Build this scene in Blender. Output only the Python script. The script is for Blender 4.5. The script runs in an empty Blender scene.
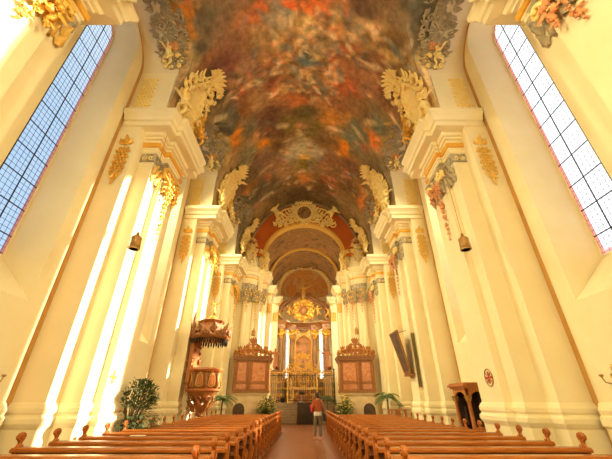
import bpy, math, random
import numpy as np
from mathutils import Vector, Matrix, noise
SC = bpy.context.scene
COL = SC.collection
PI = math.pi
R = math.radians

# ------------------------------------------------------------------ materials
def lin(c):
    return tuple(((v/255/12.92) if v/255 <= .04045 else ((v/255+.055)/1.055)**2.4) for v in c)
MATS = {}
def mat(name, col, rough=.6, metal=0., col2=None, scale=3., bump=0., bscale=20., stretch=None, detail=6., spec=.5, contrast=(.3,.7)):
    """principled material whose colour wanders between two tones with a noise"""
    m = bpy.data.materials.new(name); m.use_nodes = True
    nt = m.node_tree; N = nt.nodes; L = nt.links
    b = N['Principled BSDF']
    b.inputs['Roughness'].default_value = rough
    b.inputs['Metallic'].default_value = metal
    b.inputs['Specular IOR Level'].default_value = spec
    c1 = (*lin(col), 1)
    tc = N.new('ShaderNodeTexCoord'); mp = N.new('ShaderNodeMapping')
    L.new(tc.outputs['Object'], mp.inputs['Vector'])
    if stretch: mp.inputs['Scale'].default_value = stretch
    if col2:
        nz = N.new('ShaderNodeTexNoise'); nz.inputs['Scale'].default_value = scale; nz.inputs['Detail'].default_value = detail
        L.new(mp.outputs['Vector'], nz.inputs['Vector'])
        rp = N.new('ShaderNodeValToRGB')
        rp.color_ramp.elements[0].position = contrast[0]; rp.color_ramp.elements[1].position = contrast[1]
        rp.color_ramp.elements[0].color = c1; rp.color_ramp.elements[1].color = (*lin(col2), 1)
        L.new(nz.outputs['Fac'], rp.inputs['Fac']); L.new(rp.outputs['Color'], b.inputs['Base Color'])
    else:
        b.inputs['Base Color'].default_value = c1
    if bump:
        n2 = N.new('ShaderNodeTexNoise'); n2.inputs['Scale'].default_value = bscale; n2.inputs['Detail'].default_value = 4
        L.new(mp.outputs['Vector'], n2.inputs['Vector'])
        bp = N.new('ShaderNodeBump'); bp.inputs['Strength'].default_value = bump; bp.inputs['Distance'].default_value = .02
        L.new(n2.outputs['Fac'], bp.inputs['Height']); L.new(bp.outputs['Normal'], b.inputs['Normal'])
    MATS[name] = m
    return m

CREAM   = mat('cream_plaster', (240,229,190), .75, 0, (234,221,176), 1.2, .06, 6)
CREAM2  = mat('pale_plaster', (236,225,196), .8, 0, (230,217,182), 1.5, .06, 5)
STUCCO  = mat('ivory_stucco', (252,234,166), .6, 0, (245,216,130), 5, .2, 25)
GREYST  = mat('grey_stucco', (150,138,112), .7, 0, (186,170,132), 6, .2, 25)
GREYM   = mat('grey_marble', (138,126,104), .5, 0, (188,176,146), 7, 0, 20, None, 8, .5, (.42,.6))
ORANGEB = mat('ochre_band', (232,176,66), .6, 0, (220,160,52), 4)
GOLD    = mat('gilding', (238,190,86), .36, .4, (216,158,54), 9, .25, 30)
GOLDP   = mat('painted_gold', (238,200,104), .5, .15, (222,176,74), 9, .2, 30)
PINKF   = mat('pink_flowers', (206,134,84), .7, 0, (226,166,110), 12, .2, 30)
WOODP   = mat('pew_oak', (184,108,40), .27, 0, (146,78,26), 3.5, .05, 30, (1,9,9), 8)
WOODS   = mat('shade_dark_oak', (112,64,26), .45, 0, (88,48,20), 3.5, .05, 30, (1,9,9), 8)  # darkened oak for backs, ledges and kneelers, standing for shade between rows
WOODD   = mat('carved_walnut', (166,110,52), .45, 0, (126,78,34), 4, .15, 25, (6,6,1.2))
WOODR   = mat('reddish_cherry', (190,122,62), .45, 0, (158,92,44), 4, .08, 25, (6,6,1.2))
PANELM  = mat('pink_marbled_panel', (208,144,92), .4, 0, (184,114,70), 6, 0, 20, None, 9, .5, (.35,.65))
DARKW   = mat('dark_wood_interior', (62,38,24), .6, 0, (44,27,18), 5)
STONE   = mat('pale_stone', (226,204,160), .7, 0, (212,184,136), 3, .08, 12)
DARKST  = mat('dark_opening', (92,74,52), .8, 0, (74,58,40), 4)
STEPST  = mat('grey_step_stone', (146,122,90), .6, 0, (124,102,76), 5)
CARPET  = mat('dark_carpet', (88,70,54), .95, 0, (36,32,30), 30, .3, 200)
BLACKI  = mat('wrought_iron', (46,38,28), .45, .6, (64,50,32), 20)
BRASS   = mat('old_brass', (190,146,80), .42, .45, (156,114,56), 12)
LEAD    = mat('lead_cames', (38,40,62), .6, .3, (30,32,50), 12)
SKIN    = mat('skin', (206,150,116), .55, 0, (196,138,104), 10)
HAIR    = mat('dark_brown_hair', (46,32,24), .5, 0, (34,24,18), 30, .3, 80)
JACKET  = mat('rust_brown_jacket', (172,84,40), .75, 0, (150,70,34), 8, .2, 50)
SHIRT   = mat('white_shirt', (214,206,190), .8)
TROUS   = mat('grey_trousers', (124,113,95), .85, 0, (108,98,82), 10, .15, 60)
SHOE    = mat('tan_shoes', (200,140,74), .5)
REDC    = mat('red_cloth', (206,38,34), .65, 0, (184,28,28), 10)
BLACKL  = mat('black_leather', (34,30,28), .45)
LEAF    = mat('dark_green_leaves', (58,76,40), .55, 0, (84,98,50), 4)
GROOVESH  = mat('groove_shade_paint', (206,160,84), .75, 0, (192,146,74), 2)  # darker ochre stands for the shade line in the pier-wall groove
LEAF2   = mat('bright_green_leaves', (70,100,48), .5, 0, (96,118,54), 4)
YFLOW   = mat('yellow_flowers', (240,206,90), .6, 0, (246,230,150), 8)
BARK    = mat('bark', (106,80,52), .85, 0, (84,62,40), 12, .3, 30)
POTM    = mat('terracotta_pot', (120,72,46), .7, 0, (100,60,40), 6)
POTB    = mat('black_pot', (38,34,30), .5)
PAPER   = mat('paper', (236,226,200), .8)
CANVASD = mat('dark_canvas', (98,76,52), .6, 0, (70,54,40), 3, 0, 20, None, 8)
SLOT    = mat('olive_board', (112,96,44), .6, 0, (98,84,40), 4)
MARBLEB = mat('brown_marble', (172,128,86), .35, 0, (132,92,60), 5, 0, 20, (1,1,.5), 9)
MARBLEL = mat('light_marble', (222,190,138), .4, 0, (200,162,112), 4, 0, 20, None, 9)
STEEL   = mat('grey_metal', (120,116,112), .4, .6)
WAX     = mat('candle_wax', (240,228,196), .5)
TERRA   = None

# ------------------------------------------------------------------ mesh builder
class MB:
    def __init__(s): s.v=[]; s.f=[]; s.sm=[]
    def add(s, vs, fs, smooth=False):
        o=len(s.v); s.v.extend(tuple(v) for v in vs)
        for f in fs: s.f.append(tuple(i+o for i in f)); s.sm.append(smooth)
    def box(s, a, b):
        x0,y0,z0=a; x1,y1,z1=b
        s.add([(x0,y0,z0),(x1,y0,z0),(x1,y1,z0),(x0,y1,z0),(x0,y0,z1),(x1,y0,z1),(x1,y1,z1),(x0,y1,z1)],
              [(0,3,2,1),(4,5,6,7),(0,1,5,4),(1,2,6,5),(2,3,7,6),(3,0,4,7)])
    def obox(s, M, sx, sy, sz):
        pts=[M@Vector((i*sx/2,j*sy/2,k*sz/2)) for k in (-1,1) for (i,j) in ((-1,-1),(1,-1),(1,1),(-1,1))]
        s.add(pts,[(0,3,2,1),(4,5,6,7),(0,1,5,4),(1,2,6,5),(2,3,7,6),(3,0,4,7)])
    def prism(s, poly, z0, z1):
        n=len(poly)
        s.add([(x,y,z0) for x,y in poly]+[(x,y,z1) for x,y in poly],
              [tuple(range(n-1,-1,-1)),tuple(range(n,2*n))]+[(i,(i+1)%n,n+(i+1)%n,n+i) for i in range(n)])
    def slab(s, poly, O, U, V, W):
        """polygon in the plane O + a U + b V, pushed along W"""
        O,U,V,W=map(Vector,(O,U,V,W)); n=len(poly)
        a=[O+U*p+V*q for p,q in poly]
        s.add(a+[p+W for p in a],[tuple(range(n-1,-1,-1)),tuple(range(n,2*n))]+[(i,(i+1)%n,n+(i+1)%n,n+i) for i in range(n)])
    def rings(s, rings, close=True, cap=True, smooth=True):
        n=len(rings[0]); vs=[p for r in rings for p in r]; fs=[]
        for k in range(len(rings)-1):
            for i in range(n if close else n-1):
                j=(i+1)%n
                fs.append((k*n+i,k*n+j,(k+1)*n+j,(k+1)*n+i))
        s.add(vs,fs,smooth)
        if cap and close:
            s.add(rings[0],[tuple(range(n-1,-1,-1))]); s.add(rings[-1],[tuple(range(n))])
    def lathe(s, prof, c=(0,0,0), seg=16, M=None, smooth=True, sx=1, sy=1):
        rs=[]
        for r,z in prof:
            ring=[]
            for i in range(seg):
                a=2*PI*i/seg; p=Vector((r*math.cos(a)*sx,r*math.sin(a)*sy,z))
                ring.append((M@p if M else p)+Vector(c))
            rs.append(ring)
        s.rings(rs,True,True,smooth)
    def tube(s, pts, r, seg=6, smooth=True):
        pts=[Vector(p) for p in pts]; n=len(pts)
        rr=r if isinstance(r,(list,tuple)) else [r]*n
        rs=[]; up=None
        for i in range(n):
            t=(pts[min(i+1,n-1)]-pts[max(i-1,0)])
            if t.length<1e-7: t=Vector((0,0,1))
            t.normalize()
            if up is None:
                up=Vector((0,0,1)) if abs(t.z)<.9 else Vector((0,1,0))
            u=t.cross(up)
            if u.length<1e-5: u=t.cross(Vector((1,.2,.1)))
            u.normalize(); w=u.cross(t).normalized(); up=w
            rs.append([pts[i]+(u*math.cos(2*PI*k/seg)+w*math.sin(2*PI*k/seg))*rr[i] for k in range(seg)])
        s.rings(rs,True,True,smooth)
    def ball(s, c, r, seg=8, rn=6, M=None):
        if not isinstance(r,(tuple,list)): r=(r,r,r)
        c=Vector(c); rs=[]
        for k in range(rn+1):
            t=PI*(k/rn); q=max(math.sin(t),.03)
            ring=[]
            for i in range(seg):
                a=2*PI*i/seg; p=Vector((r[0]*q*math.cos(a),r[1]*q*math.sin(a),-r[2]*math.cos(t)))
                ring.append(c+(M@p if M else p))
            rs.append(ring)
        s.rings(rs,True,True,True)
    def grid(s, rows, smooth=True):
        n=len(rows[0]); vs=[p for r in rows for p in r]
        s.add(vs,[(k*n+i,k*n+i+1,(k+1)*n+i+1,(k+1)*n+i) for k in range(len(rows)-1) for i in range(n-1)],smooth)
    def mold(s, plan, prof, cap_top=True, cap_bot=False, closed=False, smooth=False):
        """sweep (offset,z) profile round a plan polyline; offset is to the RIGHT of travel"""
        P=[Vector((p[0],p[1],0)) for p in plan]; n=len(P)
        D=[]
        for i in range(n):
            a=P[i]-P[i-1] if (i>0 or closed) else None
            b=P[(i+1)%n]-P[i] if (i<n-1 or closed) else None
            na=Vector((a.y,-a.x,0)).normalized() if a else None
            nb=Vector((b.y,-b.x,0)).normalized() if b else None
            if na is None: D.append(nb)
            elif nb is None: D.append(na)
            else: D.append((na+nb)/max(.2,1+na.dot(nb)))
        rows=[[P[i]+D[i]*o+Vector((0,0,z)) for i in range(n)] for o,z in prof]
        if closed: rows=[r+[r[0]] for r in rows]
        s.grid(rows,smooth)
        if cap_top: s.add(rows[-1],[tuple(range(len(rows[-1])))])
        if cap_bot: s.add(rows[0],[tuple(range(len(rows[0])-1,-1,-1))])
    def build(s, name, m, parent=None, bevel=0, local=False):
        me=bpy.data.meshes.new(name)
        off=Vector((0,0,0))
        if parent and not local:
            q=parent
            while q: off+=q.location; q=q.parent
        me.from_pydata([(v[0]-off.x,v[1]-off.y,v[2]-off.z) for v in s.v],[],s.f)
        me.polygons.foreach_set('use_smooth',s.sm); me.materials.append(m); me.validate(); me.update()
        o=bpy.data.objects.new(name,me); COL.objects.link(o)
        if parent: o.parent=parent
        if bevel:
            b=o.modifiers.new('edge','BEVEL'); b.width=bevel; b.segments=2; b.limit_method='ANGLE'
        return o

def tag(o,label=None,cat=None,group=None,kind=None):
    if label: o['label']=label
    if cat: o['category']=cat
    if group: o['group']=group
    if kind: o['kind']=kind
    return o
def thing(name,label,cat,loc=(0,0,0),group=None):
    o=bpy.data.objects.new(name,None); COL.objects.link(o); o.location=loc; o.empty_display_size=.1
    return tag(o,label,cat,group)
def struct(o): o['kind']='structure'; return o
def copy_tree(o,parent=None):
    c=o.copy(); COL.objects.link(c); c.parent=parent
    for ch in list(o.children): copy_tree(ch,c)
    return c

# ------------------------------------------------------------------ ornament vocabulary
def frame(O,U,V,W):
    O,U,V,W=Vector(O),Vector(U),Vector(V),Vector(W)
    return lambda u,v,w=0.: O+U*u+V*v+W*w
def scroll(mb,F,u,v,r,turns=1.2,a0=0.,hand=1,th=.04,w=.04,seg=6,n=16,inner=.18):
    pts=[];rr=[]
    for i in range(n+1):
        t=i/n; a=a0+hand*turns*2*PI*t; q=r*(1-(1-inner)*t)
        pts.append(F(u+q*math.cos(a),v+q*math.sin(a),w*(.5+.6*t))); rr.append(th*(.45+.75*math.sin(PI*min(1,.15+t*.8))))
    mb.tube(pts,rr,seg)
def leaf(mb,F,u,v,ang,ln,wd,curl=.3,w=.02):
    """acanthus-like leaf lying on a surface, ridge in the middle, tip curling out"""
    ca,sa=math.cos(ang),math.sin(ang); rows=[]
    for i in range(6):
        t=i/5; half=wd*(math.sin(PI*(.12+.83*t))**.8)*(1+.25*math.cos(t*18))/2
        row=[]
        for k in (-1,-.5,0,.5,1):
            a=ln*t*(1-.25*curl*t); b=half*k
            h=w+wd*.35*(1-abs(k))+curl*ln*t*t*.6
            row.append(F(u+ca*a-sa*b,v+sa*a+ca*b,h))
        rows.append(row)
    mb.grid(rows,True)
def cscroll(mb,F,p0,p1,bow,th=.04,w=.04,n=12):
    """C-scroll between two points with a curl at each end"""
    p0=Vector((*p0,0)); p1=Vector((*p1,0)); d=p1-p0; nrm=Vector((-d.y,d.x,0))
    pts=[];rr=[]
    for i in range(n+1):
        t=i/n; q=p0+d*t+nrm*bow*math.sin(PI*t)*1.2
        pts.append(F(q.x,q.y,w)); rr.append(th*(.55+.6*math.sin(PI*t)))
    mb.tube(pts,rr,6)
    r=d.length*.13
    for p,s in ((p0,1),(p1,-1)):
        a=math.atan2(d.y,d.x)+(PI/2 if s>0 else PI/2)
        scroll(mb,F,p.x,p.y,r,1.1,a,(1 if bow*s>0 else -1),th*.8,w,6,10)
def rocaille(mb,F,w,h,seed,n=14,th=.05,depth=.08,leaves=16):
    """a crusty shell-work cartouche edge: scrolls round an oval, leaves bursting outward"""
    rnd=random.Random(seed)
    for i in range(n):
        a=2*PI*(i+rnd.uniform(-.2,.2))/n
        u=.5*w*math.cos(a); v=.5*h*math.sin(a)
        scroll(mb,F,u,v,rnd.uniform(.09,.17)*min(w,h),rnd.uniform(.8,1.4),rnd.uniform(0,6.28),rnd.choice((-1,1)),th*rnd.uniform(.7,1.2),depth*rnd.uniform(.7,1.5),6,12)
    for i in range(leaves):
        a=2*PI*(i+rnd.uniform(-.3,.3))/leaves; q=rnd.uniform(.38,.52)
        leaf(mb,F,q*w*math.cos(a),q*h*math.sin(a),a+rnd.uniform(-.5,.5),rnd.uniform(.16,.3)*min(w,h),rnd.uniform(.07,.13)*min(w,h),rnd.uniform(.1,.5),depth*.5)
def shell(mb,F,u,v,r,a0,a1,n=9,w=.03,dep=.05):
    for i in range(n):
        a=a0+(a1-a0)*(i+.5)/n; da=(a1-a0)/n
        mb.tube([F(u+r*.15*math.cos(a),v+r*.15*math.sin(a),w),F(u+r*.6*math.cos(a),v+r*.6*math.sin(a),w+dep),F(u+r*math.cos(a),v+r*math.sin(a),w+dep*.5)],[r*.02,r*da*.28,r*da*.45],6)
def garland(mb,F,u,v0,v1,wd,seed,w=.03,k=7):
    rnd=random.Random(seed); n=max(3,int(abs(v1-v0)*k))
    for i in range(n):
        t=i/(n-1); v=v0+(v1-v0)*t; q=wd*(1-.65*t)
        for j in range(4):
            mb.ball(F(u+rnd.uniform(-q,q)/2,v+rnd.uniform(-.05,.05),w+rnd.uniform(0,.05)),q*rnd.uniform(.16,.28)+.012,6,4)
        leaf(mb,F,u,v,rnd.uniform(3.6,5.8),q*.9+.04,q*.35+.02,.3,w)

# ------------------------------------------------------------------ figures (skin-modifier bodies)
def skin_obj(name,nodes,edges,root,m,parent,sub=1,smooth=True):
    names=list(nodes); idx={n:i for i,n in enumerate(names)}
    me=bpy.data.meshes.new(name+'_cage')
    me.from_pydata([nodes[n][0] for n in names],[(idx[a],idx[b]) for a,b in edges],[])
    o=bpy.data.objects.new(name,me); COL.objects.link(o)
    md=o.modifiers.new('skin','SKIN'); md.use_smooth_shade=True
    sv=me.skin_vertices[0].data
    for n in names:
        r=nodes[n][1]; sv[idx[n]].radius=(r if isinstance(r,(tuple,list)) else (r,r)); sv[idx[n]].use_root=(n==root)
    if sub:
        ss=o.modifiers.new('sub','SUBSURF'); ss.levels=sub; ss.render_levels=sub
    dg=bpy.context.evaluated_depsgraph_get(); dg.update()
    nm=bpy.data.meshes.new_from_object(o.evaluated_get(dg))
    o.modifiers.clear(); o.data=nm; nm.name=name; bpy.data.meshes.remove(me)
    nm.materials.clear(); nm.materials.append(m)
    for p in nm.polygons: p.use_smooth=True
    if parent: o.parent=parent
    return o
_fig={}
def robed(kind,m,parent,loc,h,face,name='statue_figure'):
    """robed standing figure, about h tall, facing angle `face`; kind picks the pose (mesh shared between copies)"""
    key=(kind,m.name)
    if key in _fig:
        o=bpy.data.objects.new(name,_fig[key]); COL.objects.link(o)
        if parent: o.parent=parent
    else:
        p={0:((-.20,-.10,.60),(-.12,-.22,.72),(.24,-.04,.62),(.30,-.14,.48)),
           1:((-.22,.0,.70),(-.34,-.06,.88),(.20,-.08,.60),(.10,-.20,.66)),
           2:((-.28,.02,.76),(-.42,-.04,.94),(.28,.0,.78),(.42,-.05,.92))}[kind]
        n={'hem':((0,0,.03),(.15,.13)),'knee':((.015,-.015,.26),(.115,.10)),'pel':((0,0,.46),(.095,.085)),'waist':((0,.0,.57),(.08,.065)),
           'chest':((0,0,.70),(.095,.07)),'neck':((0,-.005,.80),(.035,.035)),'head':((0,-.02,.87),(.055,.06)),'top':((0,-.02,.93),(.04,.045)),
           'ls':((-.10,0,.755),(.045,.045)),'le':(p[0],(.036,.036)),'lh':(p[1],(.022,.022)),'rs':((.10,0,.755),(.045,.045)),'re':(p[2],(.036,.036)),'rh':(p[3],(.022,.022)),
           'fold':((.10,-.05,.16),(.05,.05))}
        e=[('hem','knee'),('knee','pel'),('pel','waist'),('waist','chest'),('chest','neck'),('neck','head'),('head','top'),('chest','ls'),('ls','le'),('le','lh'),('chest','rs'),('rs','re'),('re','rh'),('knee','fold')]
        o=skin_obj(name,n,e,'pel',m,parent,1); _fig[key]=o.data
    off=Vector((0,0,0)); q=parent
    while q: off+=q.location; q=q.parent
    o.location=Vector(loc)-off; o.scale=(h,h,h); o.rotation_euler=(0,0,face)
    return o
def putto(m,parent,loc,h,rot,name='putto'):
    """chubby flying child figure with wings, one mesh"""
    key=('putto',m.name)
    if key in _fig:
        o=bpy.data.objects.new(name,_fig[key]); COL.objects.link(o)
        if parent: o.parent=parent
    else:
        n={'pel':((0,0,0),(.13,.12)),'chest':((0,-.03,.24),(.13,.11)),'neck':((0,-.05,.37),(.06,.06)),'head':((0,-.08,.48),(.11,.12)),'top':((0,-.07,.58),(.08,.08)),
           'le':((-.26,-.06,.38),(.05,.05)),'lh':((-.42,-.14,.52),(.035,.035)),'re':((.24,-.14,.22),(.05,.05)),'rh':((.40,-.24,.26),(.035,.035)),
           'lk':((-.14,-.20,-.10),(.085,.085)),'la':((-.22,-.05,-.34),(.045,.045)),'lf':((-.25,-.12,-.42),(.03,.03)),
           'rk':((.16,-.12,-.22),(.085,.085)),'ra':((.20,.10,-.44),(.045,.045)),'rf':((.22,.06,-.54),(.03,.03)),
           'w1':((-.14,.14,.36),(.06,.025)),'w2':((-.36,.26,.52),(.10,.02)),'w3':((-.52,.30,.40),(.04,.015)),
           'v1':((.14,.14,.36),(.06,.025)),'v2':((.36,.26,.52),(.10,.02)),'v3':((.52,.30,.40),(.04,.015))}
        e=[('pel','chest'),('chest','neck'),('neck','head'),('head','top'),('chest','le'),('le','lh'),('chest','re'),('re','rh'),('pel','lk'),('lk','la'),('la','lf'),('pel','rk'),('rk','ra'),('ra','rf'),('chest','w1'),('w1','w2'),('w2','w3'),('chest','v1'),('v1','v2'),('v2','v3')]
        o=skin_obj(name,n,e,'pel',m,parent,1); _fig[key]=o.data
    off=Vector((0,0,0)); q=parent
    while q: off+=q.location; q=q.parent
    o.location=Vector(loc)-off; o.scale=(h,h,h); o.rotation_euler=rot
    return o
# ------------------------------------------------------------------ the church: key dimensions (metres)
X1,X2,X3,X4 = 5.2,5.4,5.91,6.65       # stepped faces of the wall pilasters, wall plane
XG = 7.6                               # window glass
PIT = 6.6
PY = [9.69+PIT*k for k in (-2,-1,0,1,2)]     # pilaster centres -3.51, 3.09, 9.69, 16.29, 22.89
BY = [9.69+PIT*(k+.5) for k in (-2,-1,0,1)]  # bay centres -.21, 6.39, 12.99, 19.59
BH = 1.79; LR = 1.79; LZ = 13.2              # bay half width, lateral barrel radius and spring
VA,VB,VZ = 5.2,6.5,11.0                      # nave vault: half width, rise, spring
Y0,Y1 = -6.6,24.0                            # west wall, chancel arch
SIDES = (('left',-1),('right',1))

def vz(x): return VZ+VB*math.sqrt(max(0,1-(x/VA)**2))
def lat(dy): return LZ+math.sqrt(max(0,LR*LR-dy*dy)) if abs(dy)<=LR else 0

# ---- floor
m=bpy.data.materials.new('brown_floor_tiles'); m.use_nodes=True
nt=m.node_tree; b=nt.nodes['Principled BSDF']; b.inputs['Roughness'].default_value=.4; b.inputs['Specular IOR Level'].default_value=.3
tc=nt.nodes.new('ShaderNodeTexCoord'); br=nt.nodes.new('ShaderNodeTexBrick')
br.inputs['Scale'].default_value=1.; br.offset=0; br.inputs['Brick Width'].default_value=.4; br.inputs['Row Height'].default_value=.4
br.inputs['Mortar Size'].default_value=.008
br.inputs['Color1'].default_value=(*lin((122,68,34)),1); br.inputs['Color2'].default_value=(*lin((112,61,30)),1); br.inputs['Mortar'].default_value=(*lin((100,54,28)),1)
nt.links.new(tc.outputs['Object'],br.inputs['Vector']); nt.links.new(br.outputs['Color'],b.inputs['Base Color'])
f=MB(); f.box((-8,Y0-.3,-.3),(8,38.5,0)); struct(f.build('floor',m))

# ---- nave vault with its painting (paint mixed in plan coordinates on the vault)
FRESCO="-4.49,6.51,170,95,35;-4.64,7.14,165,95,40;-4.57,5.98,150,95,45;-4.03,7.01,95,75,55;-4.35,7.7,92,75,55;-4.8,7.76,165,125,80;-4.59,8.05,150,112,72;-4.0,8.5,125,75,50;-3.4,7.42,112,80,60;-3.3,6.89,120,88,62;-2.86,7.69,150,95,60;-2.76,7.12,130,85,58;-1.9,7.58,195,85,45;-2.4,8.07,165,90,55;-0.97,7.83,130,110,90;-1.5,8.09,140,112,85;-0.54,7.57,215,90,45;-0.03,8.02,228,98,40;0.67,7.78,215,90,45;-0.04,8.37,240,170,80;1.0,7.91,200,95,50;-2.14,8.85,152,108,70;-1.19,8.99,170,118,72;-0.19,9.08,165,115,75;0.82,9.14,150,112,78;-0.99,9.89,185,100,55;-1.76,9.88,150,98,62;0.22,10.13,78,88,86;-0.31,9.79,190,115,70;-3.05,10.26,142,98,72;-2.14,11.01,112,62,45;-3.53,9.13,110,62,50;-3.03,8.72,130,85,58;-3.97,10.34,88,64,45;-4.17,9.3,95,70,50;1.97,8.43,165,124,84;2.59,8.0,160,118,80;3.22,7.94,168,122,80;3.32,8.55,150,105,65;2.79,7.38,98,68,50;1.66,7.55,150,92,58;3.85,8.18,110,75,45;3.59,6.92,115,82,55;4.01,7.22,122,95,65;4.55,6.88,80,66,50;4.81,7.45,92,76,52;4.33,6.56,90,74,56;4.63,6.08,95,80,60;4.73,8.33,155,115,66;4.94,8.04,160,118,68;4.41,8.29,120,88,55;2.1,9.61,160,72,45;3.04,9.45,130,75,50;2.49,9.99,140,85,55;1.46,11.25,185,92,55;2.28,11.26,158,78,48;0.81,11.69,96,82,62;3.45,10.56,150,95,65;3.88,10.45,120,74,50;4.33,9.62,100,72,48;-0.77,10.89,150,92,60;0.34,11.11,160,105,70;-1.37,11.58,165,92,55;-4.39,10.37,72,62,45;-4.7,11.0,110,84,55;-3.31,11.92,122,74,45;-2.41,11.97,150,104,66;-0.54,12.54,172,92,52;-0.07,13.67,88,70,42;0.97,12.68,160,98,60;2.15,12.66,128,78,50;-2.1,13.42,98,62,46;-3.8,13.38,205,112,34;-4.01,13.72,195,105,34;-4.43,12.81,86,72,54;-4.08,12.11,95,80,60;-3.29,13.62,100,82,60;-2.64,15.64,198,112,35;-3.08,15.56,185,105,38;-3.58,15.65,128,108,72;-4.0,15.7,110,92,64;-0.93,14.63,112,84,46;0.72,14.68,112,84,46;-1.69,16.21,108,74,46;-1.92,14.9,100,66,44;-0.3,17.07,166,140,105;-0.91,17.83,150,125,95;0.57,17.25,160,132,100;0.06,18.62,116,92,46;-0.17,17.82,195,142,68;-4.95,13.43,168,124,72;-4.7,13.55,150,112,66;-2.18,18.03,132,86,60;-1.51,19.24,140,100,70;-3.82,17.36,96,70,46;-2.97,16.84,112,76,56;3.92,13.45,210,108,50;4.12,13.72,200,104,46;3.28,14.8,106,100,78;3.29,13.62,95,88,68;2.75,15.57,208,110,32;2.49,16.24,190,104,36;1.66,14.01,185,112,50;2.52,13.43,165,105,55;4.21,12.28,108,98,74;4.52,12.78,90,80,58;5.0,13.23,176,132,66;5.02,11.96,165,122,66;4.4,10.96,132,86,52;4.76,10.86,120,84,50;3.22,12.33,118,80,50;1.91,17.65,135,85,58;3.25,17.07,112,72,50;1.24,19.11,140,98,64;4.19,15.16,118,90,60;1.77,15.7,115,78,48;-4.41,17.23,96,66,42;-4.78,16.84,140,100,60;-3.81,19.8,84,64,44;-2.73,20.01,94,70,46;-1.17,20.4,124,86,52;-0.1,20.21,178,106,54;-0.38,22.28,86,64,42;1.35,21.7,96,68,44;2.07,19.93,130,74,46;3.55,19.62,104,74,46;2.73,18.76,120,80,52;4.4,18.47,195,105,44;4.27,19.85,180,98,40;4.88,17.93,120,88,52;-4.6,18.48,155,86,35;-4.22,20.26,86,74,52;-4.59,20.55,120,90,56;-2.51,22.05,100,75,48;2.23,22.32,96,72,46;4.14,21.51,128,94,56;-3.53,21.75,130,95,58;3.43,21.92,130,95,58;4.42,16.65,130,95,55;-4.86,15.26,140,102,62"
FP=np.array([[float(v) for v in q.split(',')] for q in FRESCO.split(';')])
FK=np.array((1.5,2.1,2.75))
def fresco_cols(P):
    P=np.asarray(P)
    W=np.zeros((len(P),2)); B=np.ones(len(P)); H=np.zeros((len(P),3))
    for i,(x,y,z) in enumerate(P):
        q=Vector((x*.75,y*.75,z*.35))
        n1=noise.noise_vector(q*1.1)*.34+noise.noise_vector(q*2.7+Vector((5,1,2)))*.2+noise.noise_vector(q*6+Vector((3,8,2)))*.09
        W[i]=(n1.x,n1.y)
        k=noise.noise(q*2.1+Vector((9,9,9)))*.5+noise.noise(q*5+Vector((1,7,3)))*.4+noise.noise(q*11)*.35
        rid=1-abs(noise.noise(q*3.3+n1*1.5))*2
        B[i]=max(.3,1+.50*k+.16*rid*rid-.05)
        H[i]=(noise.noise(q*4+Vector((20,0,0)))*.16,noise.noise(q*4+Vector((0,20,0)))*.08,noise.noise(q*4+Vector((0,0,20)))*.14)
    XY=P[:,:2]+W
    sig=.30
    d2=((XY[:,None,:]-FP[None,:,:2])**2).sum(2)
    w=np.clip(1.75-(FP[:,2]-FP[:,4])/90,.16,1)[None,:]/(d2+.02)**2.0
    C3=(w[:,:,None]*FP[None,:,2:]).sum(1)/w.sum(1)[:,None]/255
    C3=np.where(C3<=.04045,C3/12.92,((C3+.055)/1.055)**2.4)
    rf=random.Random(12)
    pal=((206,156,104),(186,120,76),(176,84,52),(100,104,94),(188,142,84),(96,68,48),(214,170,120),(138,112,84),(84,62,46),(150,96,60),(90,70,52),(120,84,58))
    cl_=[(rf.gauss(0,2.0),rf.uniform(7.8,12.4)) for _ in range(26)]
    for i in range(330):
        if i<210: q_=cl_[i%26]; bx,by=q_[0]+rf.gauss(0,.34),q_[1]+rf.gauss(0,.3)
        else: bx,by=rf.uniform(-4.6,4.6),rf.uniform(6,22)
        a_=rf.uniform(.16,.46)*(1 if i<210 else 1.25); b_=a_*rf.uniform(.3,.6); th=rf.uniform(0,PI)
        for k in range(2):
            cl=np.array(lin(pal[rf.randrange(len(pal))])); ox,oy=bx+rf.uniform(-.25,.25),by+rf.uniform(-.25,.25)
            X_=P[:,0]+W[:,0]*.35-ox; Y_=P[:,1]+W[:,1]*.35-oy; u=(X_*math.cos(th)+Y_*math.sin(th))/a_; v=(-X_*math.sin(th)+Y_*math.cos(th))/b_
            m_=(np.clip(1.25-(u*u+v*v),0,1)*(.5 if i<210 else .4))[:,None]
            C3=C3*(1-m_)+cl*m_; th+=.9; b_*=.8
    C3=C3*B[:,None]*(1+.7*H)
    return np.clip(C3*FK,0.004,.9)
NX=150
tt=[-PI/2+PI*i/NX for i in range(NX+1)]
ys=set()
y=Y0
while y<Y1+.001: ys.add(round(y,3)); y+=(.5 if y<5 else   .055 if y<14 else .09)
ys.add(Y1)
for c in BY: ys.update((round(c-BH-.002,3),round(c-BH+.002,3),round(c+BH+.002,3),round(c+BH-.002,3)))
ys=sorted(ys)
VV=[]
for y in ys:
    l=max([lat(y-c) for c in BY]+[0])
    for t in tt:
        x=VA*math.sin(t); VV.append((x,y,max(vz(x),l)))
n=len(tt)
FF=[(k*n+i,k*n+i+1,(k+1)*n+i+1,(k+1)*n+i) for k in range(len(ys)-1) for i in range(n-1)]
me=bpy.data.meshes.new('ceiling'); me.from_pydata(VV,[],FF); me.update()
cols=fresco_cols(VV)
ca=me.color_attributes.new('paint','FLOAT_COLOR','POINT')
ca.data.foreach_set('color',np.concatenate([cols,np.ones((len(cols),1))],1).astype(np.float32).ravel())
for p in me.polygons: p.use_smooth=False
m=bpy.data.materials.new('ceiling_fresco'); m.use_nodes=True; nt=m.node_tree; N=nt.nodes; L=nt.links; b=N['Principled BSDF']
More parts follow.
